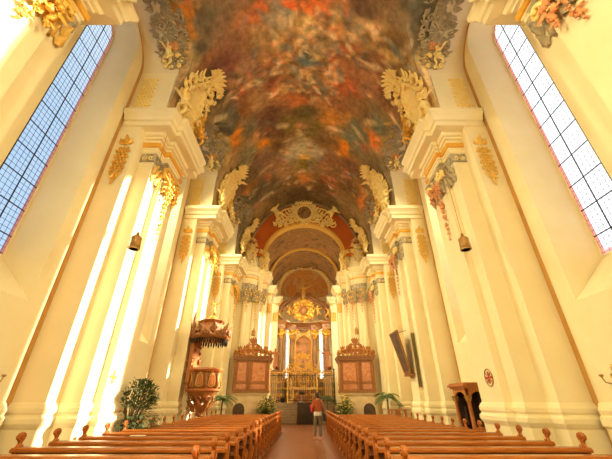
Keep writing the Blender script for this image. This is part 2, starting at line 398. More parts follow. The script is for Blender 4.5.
b.inputs['Roughness'].default_value=.8; b.inputs['Specular IOR Level'].default_value=.2
at=N.new('ShaderNodeAttribute'); at.attribute_name='paint'
tc=N.new('ShaderNodeTexCoord'); nz=N.new('ShaderNodeTexNoise'); nz.inputs['Scale'].default_value=3.6; nz.inputs['Detail'].default_value=7; nz.inputs['Distortion'].default_value=.5
L.new(tc.outputs['Object'],nz.inputs['Vector'])
rp=N.new('ShaderNodeValToRGB'); rp.color_ramp.elements[0].position=.3; rp.color_ramp.elements[0].color=(.8,.77,.74,1); rp.color_ramp.elements[1].position=.7; rp.color_ramp.elements[1].color=(1.3,1.22,1.15,1)
L.new(nz.outputs['Fac'],rp.inputs['Fac'])
mx=N.new('ShaderNodeMix'); mx.data_type='RGBA'; mx.blend_type='MULTIPLY'; mx.inputs['Factor'].default_value=1.; mx.clamp_result=False
L.new(at.outputs['Color'],mx.inputs[6]); L.new(rp.outputs['Color'],mx.inputs[7]); L.new(mx.outputs[2],b.inputs['Base Color'])
me.materials.append(m)
o=bpy.data.objects.new('ceiling',me); COL.objects.link(o); struct(o)

def arch(h,zb,zc,r,N=28):
    """outline of an arched opening in (dy,z): up the near jamb, over, down the far jamb"""
    pts=[(-h,zb+(zc-zb)*i/6) for i in range(6)]
    pts+=[(-r*math.cos(PI*i/N),zc+r*math.sin(PI*i/N)) for i in range(N+1)]
    pts+=[(h,zb+(zc-zb)*(5-i)/6) for i in range(6)]
    return pts
# ---- side walls with splayed windows, bay by bay
win=0
def glassmat(name,col,fac):
    g=bpy.data.materials.new(name); g.use_nodes=True; t=g.node_tree
    for nd in list(t.nodes): t.nodes.remove(nd)
    out=t.nodes.new('ShaderNodeOutputMaterial'); tr=t.nodes.new('ShaderNodeBsdfTransparent'); gl=t.nodes.new('ShaderNodeBsdfGlossy'); mx=t.nodes.new('ShaderNodeMixShader')
    tr.inputs['Color'].default_value=(*col,1); gl.inputs['Roughness'].default_value=.1; mx.inputs['Fac'].default_value=fac
    t.links.new(tr.outputs[0],mx.inputs[1]); t.links.new(gl.outputs[0],mx.inputs[2]); t.links.new(mx.outputs[0],out.inputs['Surface'])
    return g
GLASS=glassmat('clear_glass',(.95,.97,1.),.05); GLASSR=glassmat('rose_glass',(.95,.42,.40),.05)
for side,s in SIDES:
    w=MB(); bb=MB(); lb=MB(); jt=MB()
    for c in BY:
        O=arch(1.06,3.62,13.82,1.06); G=arch(.86,4.66,13.95,.86)
        Pn=arch(1.58,0,LZ,1.58); Q=arch(BH+.02,0,LZ,LR+.02)
        P3=lambda pts,X:[Vector((s*X,c+a,z)) for a,z in pts]
        loops=[P3(G,XG),P3(O,X4),P3(Pn,X4),P3(Pn,X4+.04),P3(Q,X4+.04)]
        for A,Bq in zip(loops[:3],loops[1:3]):
            w.rings([A,Bq],close=True,cap=False,smooth=False)
        w.rings([loops[3],loops[2]],close=True,cap=False,smooth=False)
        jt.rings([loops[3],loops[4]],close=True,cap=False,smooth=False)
        # lateral barrel above the bay
        rows=[]
        for X in (VA-.02,5.5,5.8,6.1,6.4,X4+.2):
            rows.append([Vector((s*X,c-LR*math.cos(PI*i/36),LZ+LR*math.sin(PI*i/36))) for i in range(37)])
        lb.grid(rows,True)
        # base moulding along the bay wall
        plan=[(s*X4,c-s*1.58),(s*X4,c+s*1.58)]
        bb.mold([(s*X4,c+s*1.58),(s*X4,c-s*1.58)],[(0,0),(.06,0),(.06,.95),(.12,1.0),(.12,1.16),(.07,1.2),(.1,1.3),(.04,1.42),(0,1.46)])
    struct(w.build('wall_'+side,CREAM)); struct(bb.build('baseboard_'+side,CREAM)); struct(lb.build('wall_arches_'+side,CREAM2)); struct(jt.build('trim_%d'%(11 if s<0 else 12),GROOVESH))  # the last trim is the groove ring, its shade painted on
    for ci,c in enumerate(BY):
        win+=1
        fr=MB(); G=arch(.86,4.66,13.95,.86); G2=arch(.80,4.72,13.95,.80)
        a=[Vector((s*(XG-.012),c+p,z)) for p,z in G]; a2=[Vector((s*(XG-.012),c+p,z)) for p,z in G2]; d=[Vector((s*(XG+.05),c+p,z)) for p,z in G]; d2=[Vector((s*(XG+.05),c+p,z)) for p,z in G2]
        fr.rings([d,a,a2,d2],True,False,False)
        root=struct(fr.build('window_%d'%win,CREAM2))
        hh=lambda y:(13.95+math.sqrt(max(0,.85**2-y*y)))
        g=MB(); ww=.70
        g.add([(s*XG,c+p,z) for p,z in arch(.70,4.82,13.95,.70)],[tuple(range(len(G)))]); g.build('pane',GLASS,root)
        g=MB(); g.rings([[Vector((s*XG,c+p,z)) for p,z in arch(.70,4.82,13.95,.70)],[Vector((s*XG,c+p,z)) for p,z in arch(.82,4.70,13.95,.82)]],True,False,False); g.build('rose_border_pane',GLASSR,root)
        bar=MB()
        for y in (-.29,.29): bar.box((s*XG-.008,c+y-.015,4.7),(s*XG+.008,c+y+.015,hh(y)))
        z=5.23
        while z<14.7:
            q=.84 if z<13.95 else math.sqrt(max(.01,.84**2-(z-13.95)**2))
            bar.box((s*XG-.01,c-q,z-.013),(s*XG+.01,c+q,z+.013)); z+=.785
        bar.build('glazing_bar',LEAD,root)
        ld=MB()
        for i in range(-5,6):
            y=i*.146
            if i%2==0 and abs(i)==2: continue
            ld.box((s*XG-.003,c+y-.0045,4.7),(s*XG+.003,c+y+.0045,hh(y)-.03))
        z=4.76
        while z<14.7:
            q=.82 if z<13.95 else math.sqrt(max(.01,.82**2-(z-13.95)**2))
            ld.box((s*XG-.003,c-q,z-.0045),(s*XG+.003,c+q,z+.0045)); z+=.157
        ld.build('lead_came',LEAD,root)

# ---- wall pilasters
def pier_plan(s,yc,e=0):
    pts=[(X4+.25,-1.51),(X3,-1.51),(X3,-1.04),(X2,-1.04),(X2,-.53),(X1,-.53),(X1,.53),(X2,.53),(X2,1.04),(X3,1.04),(X3,1.51),(X4+.25,1.51)]
    q=[(s*x,yc+y) for x,y in pts]
    return q if s<0 else q      # travel direction handled by dirn
def outward(plan,s):
    return plan if s<0 else plan[::-1]
ENT=[(.0,9.45),(.03,9.45),(.03,9.56),(.06,9.58),(.06,9.72)]
ENT2=[(.07,9.86),(.03,9.90),(.03,10.04),(.12,10.06),(.12,10.14),(.20,10.17),(.24,10.28),(.53,10.31),(.53,10.50),(.50,10.52),(.58,10.56),(.62,10.70),(.74,10.84),(.74,11.0)]
where={0:'behind the camera'}
names_ord={1:'nearest to the camera, cut by the top corner of the picture',2:'bearing the bell-shaped lantern',3:'midway down the nave',4:'next to the chancel'}
def half_plan(plan): return plan
for side,s in SIDES:
    for k,yc in enumerate(PY):
        if k==0:
            sh=MB(); sh.prism(pier_plan(s,yc),0,15); struct(sh.build('wall_pier_'+side,CREAM)); continue
        extra={(-1,1):'cream left pilaster cut by the upper left corner, sun-coloured capital beside the big window',
               (1,1):'cream right pilaster cut by the upper right corner, grey capital with pink flowers',
               (-1,2):'sunlit left pilaster beside the leafy bush, striped white from floor to sun-coloured capital',
               (1,2):'cream right pilaster beside the wooden confessional, red cross medallion low on it',
               (-1,3):'cream stepped pilaster on the left that carries the wooden pulpit',
               (1,3):'cream stepped pilaster on the right that carries the leaning dark painting',
               (-1,4):'far left pilaster beside the chancel, behind the small potted palm',
               (1,4):'far right pilaster beside the chancel, behind the palm in a black pot'}[(s,k)]
        t=thing('pilaster',extra,'pilaster',(s*X2,yc,0)); t['kind']='thing'
        plan=pier_plan(s,yc); op=outward(plan,s)
        sh=MB(); sh.prism(plan,0,9.5); sh.prism([(s*X3,yc-1.51),(s*7.3,yc-1.51),(s*7.3,yc+1.51),(s*X3,yc+1.51)],9.5,10.95); sh.prism([(s*5.24,yc-1.52),(s*7,yc-1.52),(s*7,yc+1.52),(s*5.24,yc+1.52)],10.9,15.2)
        sh.box((min(s*X4,s*7),yc-1.8,0),(max(s*X4,s*7),yc+1.8,15.2)) if False else None
        sh.build('shaft',CREAM,t)
        bs=MB(); bs.mold(op,[(.05,0),(.05,.92),(.08,.97),(.11,1.03),(.11,1.12),(.06,1.17),(.05,1.2),(.08,1.25),(.08,1.33),(.03,1.42),(0,1.45)],False); bs.build('base',CREAM,t)
        eplan=outward([(s*x,yc+y) for x,y in ((6.62,-1.04),(X2,-1.04),(X2,-.53),(X1,-.53),(X1,.53),(X2,.53),(X2,1.04),(6.62,1.04))],s)
        en=MB(); en.mold(eplan,ENT,False); en.mold(eplan,ENT2,True); en.build('entablature',CREAM,t)
        gb=MB(); gb.mold(eplan,[(.06,9.66),(.11,9.68),(.12,9.85),(.07,9.88)],False); gb.build('ochre_band',ORANGEB,t)
        fz=MB(); fz.mold(eplan,[(0,9.02),(.025,9.02),(.025,9.4),(0,9.4)],False); fz.build('frieze_panel',GREYM,t)
        # relief scrolls over the frieze panels
        rl=MB()
        Ff=frame((s*X1,yc,9.21),(0,1,0),(0,0,1),(-s,0,0)); Fc=frame((s*5.655,yc-1.04,9.21),(s,0,0),(0,0,1),(0,-1,0)); Fd=frame((s*6.25,yc-1.51,9.21),(s,0,0),(0,0,1),(0,-1,0))
        for u in (-.3,0,.3): scroll(rl,Ff,u,0,.12,1.2,u*9,1,.022,.03,5,10)
        for u in (-.12,.12): scroll(rl,Fc,u,0,.1,1.2,u*20,1,.02,.03,5,10)
        rl.build('frieze_relief',STUCCO,t)
        # composite capital on the front face
        F=frame((s*X1,yc,8.1),(0,1,0),(0,0,1),(-s,0,0)); S1=frame((s*(X1+.1),yc-.53,8.1),(s,0,0),(0,0,1),(0,-1,0)); S2=frame((s*X2,yc-.785,8.1),(0,1,0),(0,0,1),(-s,0,0)); S3=frame((s*X2,yc+.785,8.1),(0,1,0),(0,0,1),(-s,0,0))
        sun_gold = s<0  # left ornament takes gold instead of grey and pink, standing for sunlight
        cp=MB()
        for r_,z_,nn in ((0,.0,5),(1,.3,4),(2,.55,5)):
            for i in range(nn):
                u=(i-(nn-1)/2)*.98/nn
                leaf(cp,F,u,z_,PI/2,.42,.24,.55,.03)
        for G_ in (S2,S3):
            for z_ in (.15,.5):
                for u in (-.12,.12): leaf(cp,G_,u,z_,PI/2,.38,.22,.5,.03)
        for z_ in (.1,.45): leaf(cp,S1,0,z_,PI/2,.4,.2,.5,.03)
        cp.slab([(-.6,.86),(.6,.86),(.66,.98),(-.66,.98)],F(0,0,0),F(1,0,0)-F(0,0,0),F(0,1,0)-F(0,0,0),F(0,0,.22)-F(0,0,0))
        cap=cp.build('capital',GOLDP if sun_gold else GREYST,t)
        vo=MB()
        for u,h_ in ((-.5,1),(.5,-1)):
            for d in (.12,.2): scroll(vo,F,u,.74,.19,1.6,PI/2,h_,.05,d,7,18)
        scroll(vo,S1,0,.74,.15,1.5,PI/2,1,.04,.06)
        rocaille(vo,frame(F(0,.55,.1),(0,1,0),(0,0,1),(-s,0,0)),.8,.55,11+k,9,.03,.08,10)
        vo.build('volute',GOLDP if sun_gold else STUCCO,cap)
        for u0,q in ((-.32,.3),(.30,.34),(.0,.2)):
            ga=MB(); garland(ga,frame(F(u0,.2,.16),(0,1,0),(0,0,1),(-s,0,0)),0,.25,-.35,q,31+k+int(u0*10))
            ga.build('flower_bunch',GOLD if sun_gold else PINKF,cap)
        dr=MB(); garland(dr,F,0,-.15,(-1.65 if k>1 else -.5),.2,51+k,.04,6); dr.build('flower_drop',GOLDP if sun_gold else PINKF,t)
        # gilded honeycomb on the oblique side, and the same above the cornice
        la=MB(); Fl=frame((s*6.27,yc-1.51,8.9),(s,0,0),(0,0,1),(0,-1,0))
        for r_ in range(8):
            for q in range(3 if r_%2 else 4):
                u=(q-(1 if r_%2 else 1.5))*.13; v=-.55+r_*.125
                la.lathe([(.055,0),(.07,.03),(.05,.055),(.03,.03)],Fl(u,v,0),6,Matrix.Rotation(PI/2,3,'X').to_4x4())
        leaf(la,Fl,0,.5,PI/2,.42,.2,.3); leaf(la,Fl,0,.48,PI/2+.7,.34,.16,.3); leaf(la,Fl,0,.48,PI/2-.7,.34,.16,.3)
        for sg in (1,-1): scroll(la,Fl,sg*.16,.62,.12,1.3,PI/2,sg,.028,.03)
        for sg in (1,-1): scroll(la,Fl,sg*.12,-.72,.14,1.3,PI/2,sg,.03,.04); leaf(la,Fl,0,-.75,-PI/2+sg*.5,.3,.12,.2)
        leaf(la,Fl,0,-.85,-PI/2,.45,.13,.2)
        la.build('gilt_lattice',GOLD if sun_gold else GOLDP,t)
        lb=MB(); Fu=frame((s*6.2,yc-1.52,12.1),(s,0,0),(0,0,1),(0,-1,0))
        for r_ in range(15):
            for q in range(4 if r_%2 else 5):
                u=(q-(1.5 if r_%2 else 2))*.13; v=-.9+r_*.125
                lb.lathe([(.058,0),(.07,.03),(.05,.05),(.03,.02)],Fu(u,v,0),6,Matrix.Rotation(PI/2,3,'X').to_4x4())
        lb.build('upper_lattice',STUCCO,t)
        if k==1:
            gd=MB(); garland(gd,frame((s*X3,yc+1.12,0),(0,1,0),(0,0,1),(-s,0,0)),0,9.3,7.0,.14,77,.03,6); gd.build('gilt_garland',GOLDP,t)
        if k==2:
            cr=MB(); y_=yc-.1 if s>0 else yc+.1; Fx=frame((s*X1,y_ if s>0 else 9.2+.2,2.05),(0,1,0),(0,0,1),(-s,0,0))
            wd_=.035 if s>0 else .05
            for q in range(4):
                a=q*PI/2; ca_,sa_=math.cos(a),math.sin(a)
                cr.slab([(r_*ca_-w_*sa_,r_*sa_+w_*ca_) for r_,w_ in ((.0,.012),(.15,wd_),(.15,-wd_),(.0,-.012))],Fx(0,0,0),Fx(1,0,0)-Fx(0,0,0),Fx(0,1,0)-Fx(0,0,0),Fx(0,0,.02)-Fx(0,0,0))
            if s>0:
                rg=MB(); rg.tube([Fx(.20*math.cos(2*PI*i/24),.22*math.sin(2*PI*i/24),.012) for i in range(25)],.014,6)
                for q in range(4):
                    a=PI/4+q*PI/2; leaf(rg,Fx,.06*math.cos(a),.06*math.sin(a),a,.12,.06,.1,.005)
                rg.build('medallion_ring',BRASS,t)
            cr.build('consecration_cross',mat('cross_red',(190,70,40),.6) if s>0 else GOLD,t)

# ---- big stucco cartouches that climb the vault above each pilaster
def vault_frame(s,yc):
    """u along the nave, v arc length up the vault from its spring, w inward"""
    tb=[];L_=0;pv=None
    for i in range(200):
        a=PI/2*i/199; p=Vector((VA*math.cos(a),VZ+VB*math.sin(a)))
        if pv is not None: L_+=(p-pv).length
        tb.append((L_,p,a)); pv=p
    def F(u,v,w=0.):
        v=max(0,v)
        for q in tb:
            if q[0]>=v: break
        p,a=q[1],q[2]; nn=Vector((-math.cos(a)/VA,-math.sin(a)/VB)).normalized()
        p=p+nn*w
        return Vector((s*p.x,yc+u,p.y))
    return F
cart_lab={(-1,2):'tall golden stucco cartouche climbing the ceiling above the sunlit left pilaster with the lantern',(1,2):'tall golden stucco cartouche climbing the ceiling above the right pilaster with the lantern',
 (-1,3):'stucco cartouche on the ceiling edge above the left pilaster with the pulpit',(1,3):'stucco cartouche on the ceiling edge above the right pilaster with the leaning painting',
 (-1,4):'far left stucco cluster on the ceiling edge beside the chancel arch',(1,4):'far right stucco cluster on the ceiling edge beside the chancel arch'}
for side,s in SIDES:
    for k in (2,3,4):
        yc=PY[k]-.38; F0=vault_frame(s,yc)
        t=thing('stucco_cartouche',cart_lab[(s,k)],'stucco ornament',(s*4.8,yc,11.0))
        F=lambda u,v,w=0.,F0=F0:F0(u,v+2.0,w)
        sc=1. if k<4 else .75
        fld=MB(); fld.rings([[F(q*.62*math.cos(a)*sc,q*.95*math.sin(a)*sc,h_) for a in [2*PI*i/20 for i in range(20)]] for q,h_ in ((1.15,.02),(1.1,.2),(.95,.22),(.85,.12),(.3,.16))],True,True,True); fld.build('field',STUCCO,t)
        ed=MB(); rocaille(ed,F,1.75*sc,2.6*sc,k*7+(3 if s<0 else 3),22,.06,.2,30); rocaille(ed,F,1.2*sc,1.9*sc,k*5+4,14,.05,.24,12)
        crest=lambda u,v,w=0.,F0=F0:F0(u+.1,v+3.7,w)
        shell(ed,crest,0,-.15,.62*sc,.3,PI-.3,9,.12,.1)
        for i in range(9): leaf(ed,crest,0,0,PI*(i+.5)/9,.75*sc,.26*sc,.5,.12)
        for i in range(14):
            rn=random.Random(i+k*40); leaf(ed,crest,rn.uniform(-.2,.9),rn.uniform(-.6,.3),rn.uniform(0,PI),rn.uniform(.3,.6),.2,.6,.15); scroll(ed,crest,rn.uniform(-.3,.9),rn.uniform(-.7,.35),rn.uniform(.1,.2),1.2,rn.uniform(0,6),rn.choice((-1,1)),.05,.2)
        ed.build('shellwork',STUCCO,t)
        gl=MB(); g0=lambda u,v,w=0.,F0=F0:F0(u+1.05,v+1.3,w)
        rocaille(gl,g0,.5*sc,1.9*sc,k*3+9,12,.06,.18,16); garland(gl,g0,0,.9,-1.0,.4,k+70,.15,5); gl.build('gilt_garland',GOLD,t)
        fg=MB(); g1=lambda u,v,w=0.,F0=F0:F0(u+1.55,v+1.15,w)
        rocaille(fg,g1,.5*sc,1.1*sc,k*3+19,9,.05,.1,9); fg.build('grey_scrollwork',GREYST,t)
        putto(GOLD if k==2 else STUCCO,t,F0(1.0,1.0,.45),.9*sc,(0,0,s*-PI/2+ (0 if s>0 else 0)))
        putto(STUCCO,t,F0(-1.0,.7,.45),.95*sc,(0,.2,-s*PI/2))
# ---- grey shellwork framing the lateral arches
for side,s in SIDES:
    for ci,c in ((1,BY[1]),(2,BY[2]),(3,BY[3])):
        lab={1:'grey stucco shellwork on the arch over the big %s window'%side,2:'grey stucco shellwork on the second arch, behind the first %s cartouche'%side,3:'grey stucco shellwork on the third arch, before the chancel on the %s'%side}[ci]
        t=thing('arch_shellwork',lab,'stucco ornament',(s*5.6,c,15.0))
        def F(u,v,w=0.,s=s,c=c):   # u: along the arch (angle), v: across the soffit outward
            th=PI/2-u/LR; r=LR-w; X=5.45-v
            return Vector((s*X,c+r*math.cos(th),LZ+r*math.sin(th)))
        g=MB()
        for u0,w_,h_,sd in ((0,1.7,1.2,1),(.95,1.3,1.25,2),(-.95,1.3,1.1,3),(1.7,1.2,1.0,4)):
            rocaille(g,lambda a,b,w=0.,u0=u0:F(a+u0,b,w),w_,h_,sd+ci*10,13,.045,.1,16)
            shell(g,lambda a,b,w=0.,u0=u0:F(a+u0,b,w),0,-.2,.5,0.3,PI-.3,9,.03,.07)
        g.build('grey_shell',GREYST,t)
        for u0 in (-2.1,2.1):
            pl=MB(); pl2=lambda a,b,w=0.,u0=u0:F(a+u0,b,w)
            rocaille(pl,pl2,.6,.7,ci+50,8,.05,.12,9)
            pl.build('ivory_scroll',STUCCO,t)
        putto(STUCCO,t,F(1.95,-.1,.3),.75,(0,s*.3,-s*PI/2)); 
        fg=MB(); fl=lambda a,b,w=0.:F(a+1.5,b-.15,w); garland(fg,fl,0,.3,-.3,.3,ci+5,.1,10); fg.build('pink_flowers',PINKF,t)

# ---- west end (behind the photographer): wall, its tall opening added to let fill light in
w=MB(); 
w.box((-8,Y0-.4,0),(-1.6,Y0,16)); w.box((1.6,Y0-.4,0),(8,Y0,16)); w.box((-1.6,Y0-.4,0),(1.6,Y0,4)); w.box((-1.6,Y0-.4,12),(1.6,Y0,18)); w.box((-6,Y0-.4,15.5),(6,Y0,18))
struct(w.build('wall_back',CREAM))
# ------------------------------------------------------------------ chancel
CW=3.5; CA=3.35; CZ=12.1; CR=3.1          # chancel half width, arch half width, spring, rise
def ell(a,z0,r,N=36): return [(-a*math.cos(PI*i/N),z0+r*math.sin(PI*i/N)) for i in range(N+1)]
# fresco for the chancel vault and apse
def fresco_mat(name,stops,scale,dist=1.2):
    m=bpy.data.materials.new(name); m.use_nodes=True; nt=m.node_tree; N=nt.nodes; L=nt.links; b=N['Principled BSDF']; b.inputs['Roughness'].default_value=.8; b.inputs['Specular IOR Level'].default_value=.2
    tc=N.new('ShaderNodeTexCoord'); nz=N.new('ShaderNodeTexNoise'); nz.inputs['Scale'].default_value=scale; nz.inputs['Detail'].default_value=8; nz.inputs['Distortion'].default_value=dist
    L.new(tc.outputs['Object'],nz.inputs['Vector']); rp=N.new('ShaderNodeValToRGB')
    e=rp.color_ramp.elements
    while len(e)<len(stops): e.new(.5)
    for q,(p,c) in zip(e,stops): q.position=p; q.color=(*lin(c),1)
    L.new(nz.outputs['Fac'],rp.inputs['Fac']); L.new(rp.outputs['Color'],b.inputs['Base Color']); return m
FR2=fresco_mat('chancel_fresco',[(.3,(112,94,64)),(.42,(150,116,78)),(.5,(176,134,88)),(.56,(140,122,92)),(.62,(196,140,80)),(.7,(146,128,100))],1.0)
FR3=fresco_mat('apse_fresco',[(.3,(186,128,78)),(.42,(222,178,116)),(.5,(214,146,84)),(.58,(216,190,140)),(.7,(190,138,88))],.7)
ORP=mat('orange_painted_wall',(206,108,38),.8,0,(186,96,36),1.2)
# the wall over the chancel arch
w=MB(); A=ell(CA,CZ,CR); 
def arch_face(y0,y1,A,outer,mb):
    O=[(x,z) for x,z in outer]
    a=[Vector((x,y0,z)) for x,z in A]; o=[Vector((x,y0,z)) for x,z in O]; a1=[Vector((x,y1,z)) for x,z in A]
    mb.grid([o,a,a1],False)
OUT=[(-7.2,CZ),(-7.2,14)]+[(-7.2*math.cos(PI*i/34),14+4.5*math.sin(PI*i/34)) for i in range(1,34)]+[(7.2,14),(7.2,CZ)]
OUT=OUT[:len(A)] if len(OUT)>=len(A) else OUT+[OUT[-1]]*(len(A)-len(OUT))
arch_face(Y1,Y1+.5,A,OUT,w); struct(w.build('wall_chancel_arch',ORP))
w=MB()
for s in (-1,1):
    w.box((min(s*4.9,s*8),Y1+.1,0),(max(s*4.9,s*8),Y1+.5,CZ+.2))
struct(w.build('wall_chancel_shoulders',CREAM))
# mouldings of the three chancel arches
def rib(name,a,z0,r,y0,y1,m,th=.28,n=40):
    g=MB(); rows=[]
    for (d,y) in ((th,y0),(th*.7,y0-.1),(th*.35,y0-.1),(.1,y0-.02),(0,y0),(0,y1),(th,y1)):
        rows.append([Vector((x,y,z)) for x,z in ell(a+d,z0,r+d,n)])
    g.grid(rows,False); return g.build(name,m)
t=rib('trim_1',CA-.02,CZ,CR-.02,Y1-.06,Y1+.6,GOLDP,.2); struct(t)
t=rib('trim_2',3.22,CZ,3.0,29.0,29.3,GOLDP,.2); struct(t)
t=rib('trim_3',2.75,CZ+.3,2.9,34.3,34.9,STUCCO,.35); struct(t)
t=rib('trim_4',4.55,VZ+1.5,4.85,Y1-.12,Y1,GREYST,.16); struct(t)
# barrel of the chancel and the half dome of the apse
g=MB(); rows=[]
for y in np.linspace(Y1+.4,34.6,22): rows.append([Vector((x,float(y),z)) for x,z in ell(CW+.1,CZ-.1,CR+.1)])
g.grid(rows,True); struct(g.build('ceiling_chancel',FR2))
g=MB(); rows=[]
for i in range(13):
    a=PI/2*i/12*.98; rows.append([Vector((x*math.cos(a)+0,34.5+2.9*math.sin(a),CZ+.2+(z-CZ-.2)*math.cos(a)) if False else (x*math.cos(a),34.5+2.9*math.sin(a),CZ+.2+(z-CZ-.2))) for x,z in ell(2.9,CZ+.2,2.9)])
def dome(u,v):
    th=PI*u; ph=PI/2*v
    x=-2.9*math.cos(th); z=2.9*math.sin(th)
    return Vector((x*math.cos(ph*.999),34.5+2.9*math.sin(ph)*1.0,CZ+.2+z*math.cos(ph*.999)))
g=MB(); g.grid([[dome(i/30,j/12) for i in range(31)] for j in range(13)],True); struct(g.build('ceiling_apse',FR3))
g=MB(); pl=[(-2.9*math.cos(PI*i/30),34.5+2.9*math.sin(PI*i/30)) for i in range(31)]
g.grid([[Vector((x,y,z)) for x,y in pl] for z in (0,3.4)],True); [g.grid([[Vector((x,y,z)) for x,y in pl[a:b+1]] for z in (3.4,9.6)],True) for a,b in ((0,7),(9,21),(23,30))]; g.grid([[Vector((x,y,z)) for x,y in pl] for z in (9.6,CZ+.25)],True)
g.box((2.7,34.3,0),(3.9,34.9,CZ+1)); g.box((-3.9,34.3,0),(-2.7,34.9,CZ+1))
struct(g.build('wall_apse',CREAM2))
g=MB(); g.grid([[Vector((x,34.5,z)) for x,z in ell(2.85,CZ+.1,2.9)],[Vector((x,34.5,z)) for x,z in ell(4.2,CZ-.6,4.4)]],False); struct(g.build('wall_apse_arch',CREAM2))
for side,a,b in (('left',7,9),('right',21,23)):
    A_=Vector((*pl[a],0))*1.0; B_=Vector((*pl[b],0)); U=(B_-A_); ln=U.length; U.normalize(); n_=Vector((U.y,-U.x,0))
    if n_.y<0: n_=-n_
    O_=A_+n_*.12; win+=1
    r_=MB()
    for u0,u1,z0,z1 in ((-.05,.07,3.35,9.65),(ln-.07,ln+.05,3.35,9.65),(-.05,ln+.05,3.3,3.46),(-.05,ln+.05,9.54,9.7)): r_.slab([(u0,z0),(u1,z0),(u1,z1),(u0,z1)],O_-n_*.2,U,(0,0,1),n_*.3)
    root=struct(r_.build('window_%d'%win,CREAM2))
    r_=MB(); r_.add([O_+Vector((0,0,3.4)),O_+U*ln+Vector((0,0,3.4)),O_+U*ln+Vector((0,0,9.6)),O_+Vector((0,0,9.6))],[(0,1,2,3)]); r_.build('pane',GLASS,root)
    r_=MB(); z=4.2
    while z<9.5: r_.slab([(0,z),(ln,z),(ln,z+.03),(0,z+.03)],O_,U,(0,0,1),n_*.02); z+=.78
    r_.slab([(ln/2-.015,3.4),(ln/2+.015,3.4),(ln/2+.015,9.6),(ln/2-.015,9.6)],O_,U,(0,0,1),n_*.02); r_.build('glazing_bar',LEAD,root)
# chancel side walls with tall windows at two bays
def chancel_wall(s):
    g=MB(); ys=[Y1+.3,26.5,28.3,30.8,32.4,34.6]; X=s*CW
    def q(y0,y1,z0,z1): g.box((min(X,X+s*.25),y0,z0),(max(X,X+s*.25),y1,z1))
    q(ys[0],ys[1],0,14.6); q(ys[2],ys[3],0,14.6); q(ys[4],ys[5],0,14.6)
    for a,b in ((1,2),(3,4)): q(ys[a],ys[b],0,3.6); q(ys[a],ys[b],11.0,14.6)
    return g
for side,s in SIDES:
    struct(chancel_wall(s).build('wall_chancel_'+side,CREAM))
    for a,b in ((26.5,28.3),(30.8,32.4)):
        win+=1; r_=MB(); X=s*(CW+.15)
        for y in (a,b-.08): r_.box((min(X,X+s*.1),y,3.6),(max(X,X+s*.1),y+.08,11))
        for z in (3.6,10.92): r_.box((min(X,X+s*.1),a,z),(max(X,X+s*.1),b,z+.08))
        root=struct(r_.build('window_%d'%win,CREAM2))
        g=MB(); g.add([(X,a,3.6),(X,b,3.6),(X,b,11),(X,a,11)],[(0,1,2,3)]); g.build('pane',GLASS,root)
        g=MB(); q=(b-a)/3
        for i in (1,2): g.box((X-.03,a+q*i-.02,3.6),(X+.03,a+q*i+.02,11))
        z=4.4
        while z<11: g.box((X-.03,a,z-.02),(X+.03,b,z+.02)); z+=.78
        g.build('glazing_bar',LEAD,root)
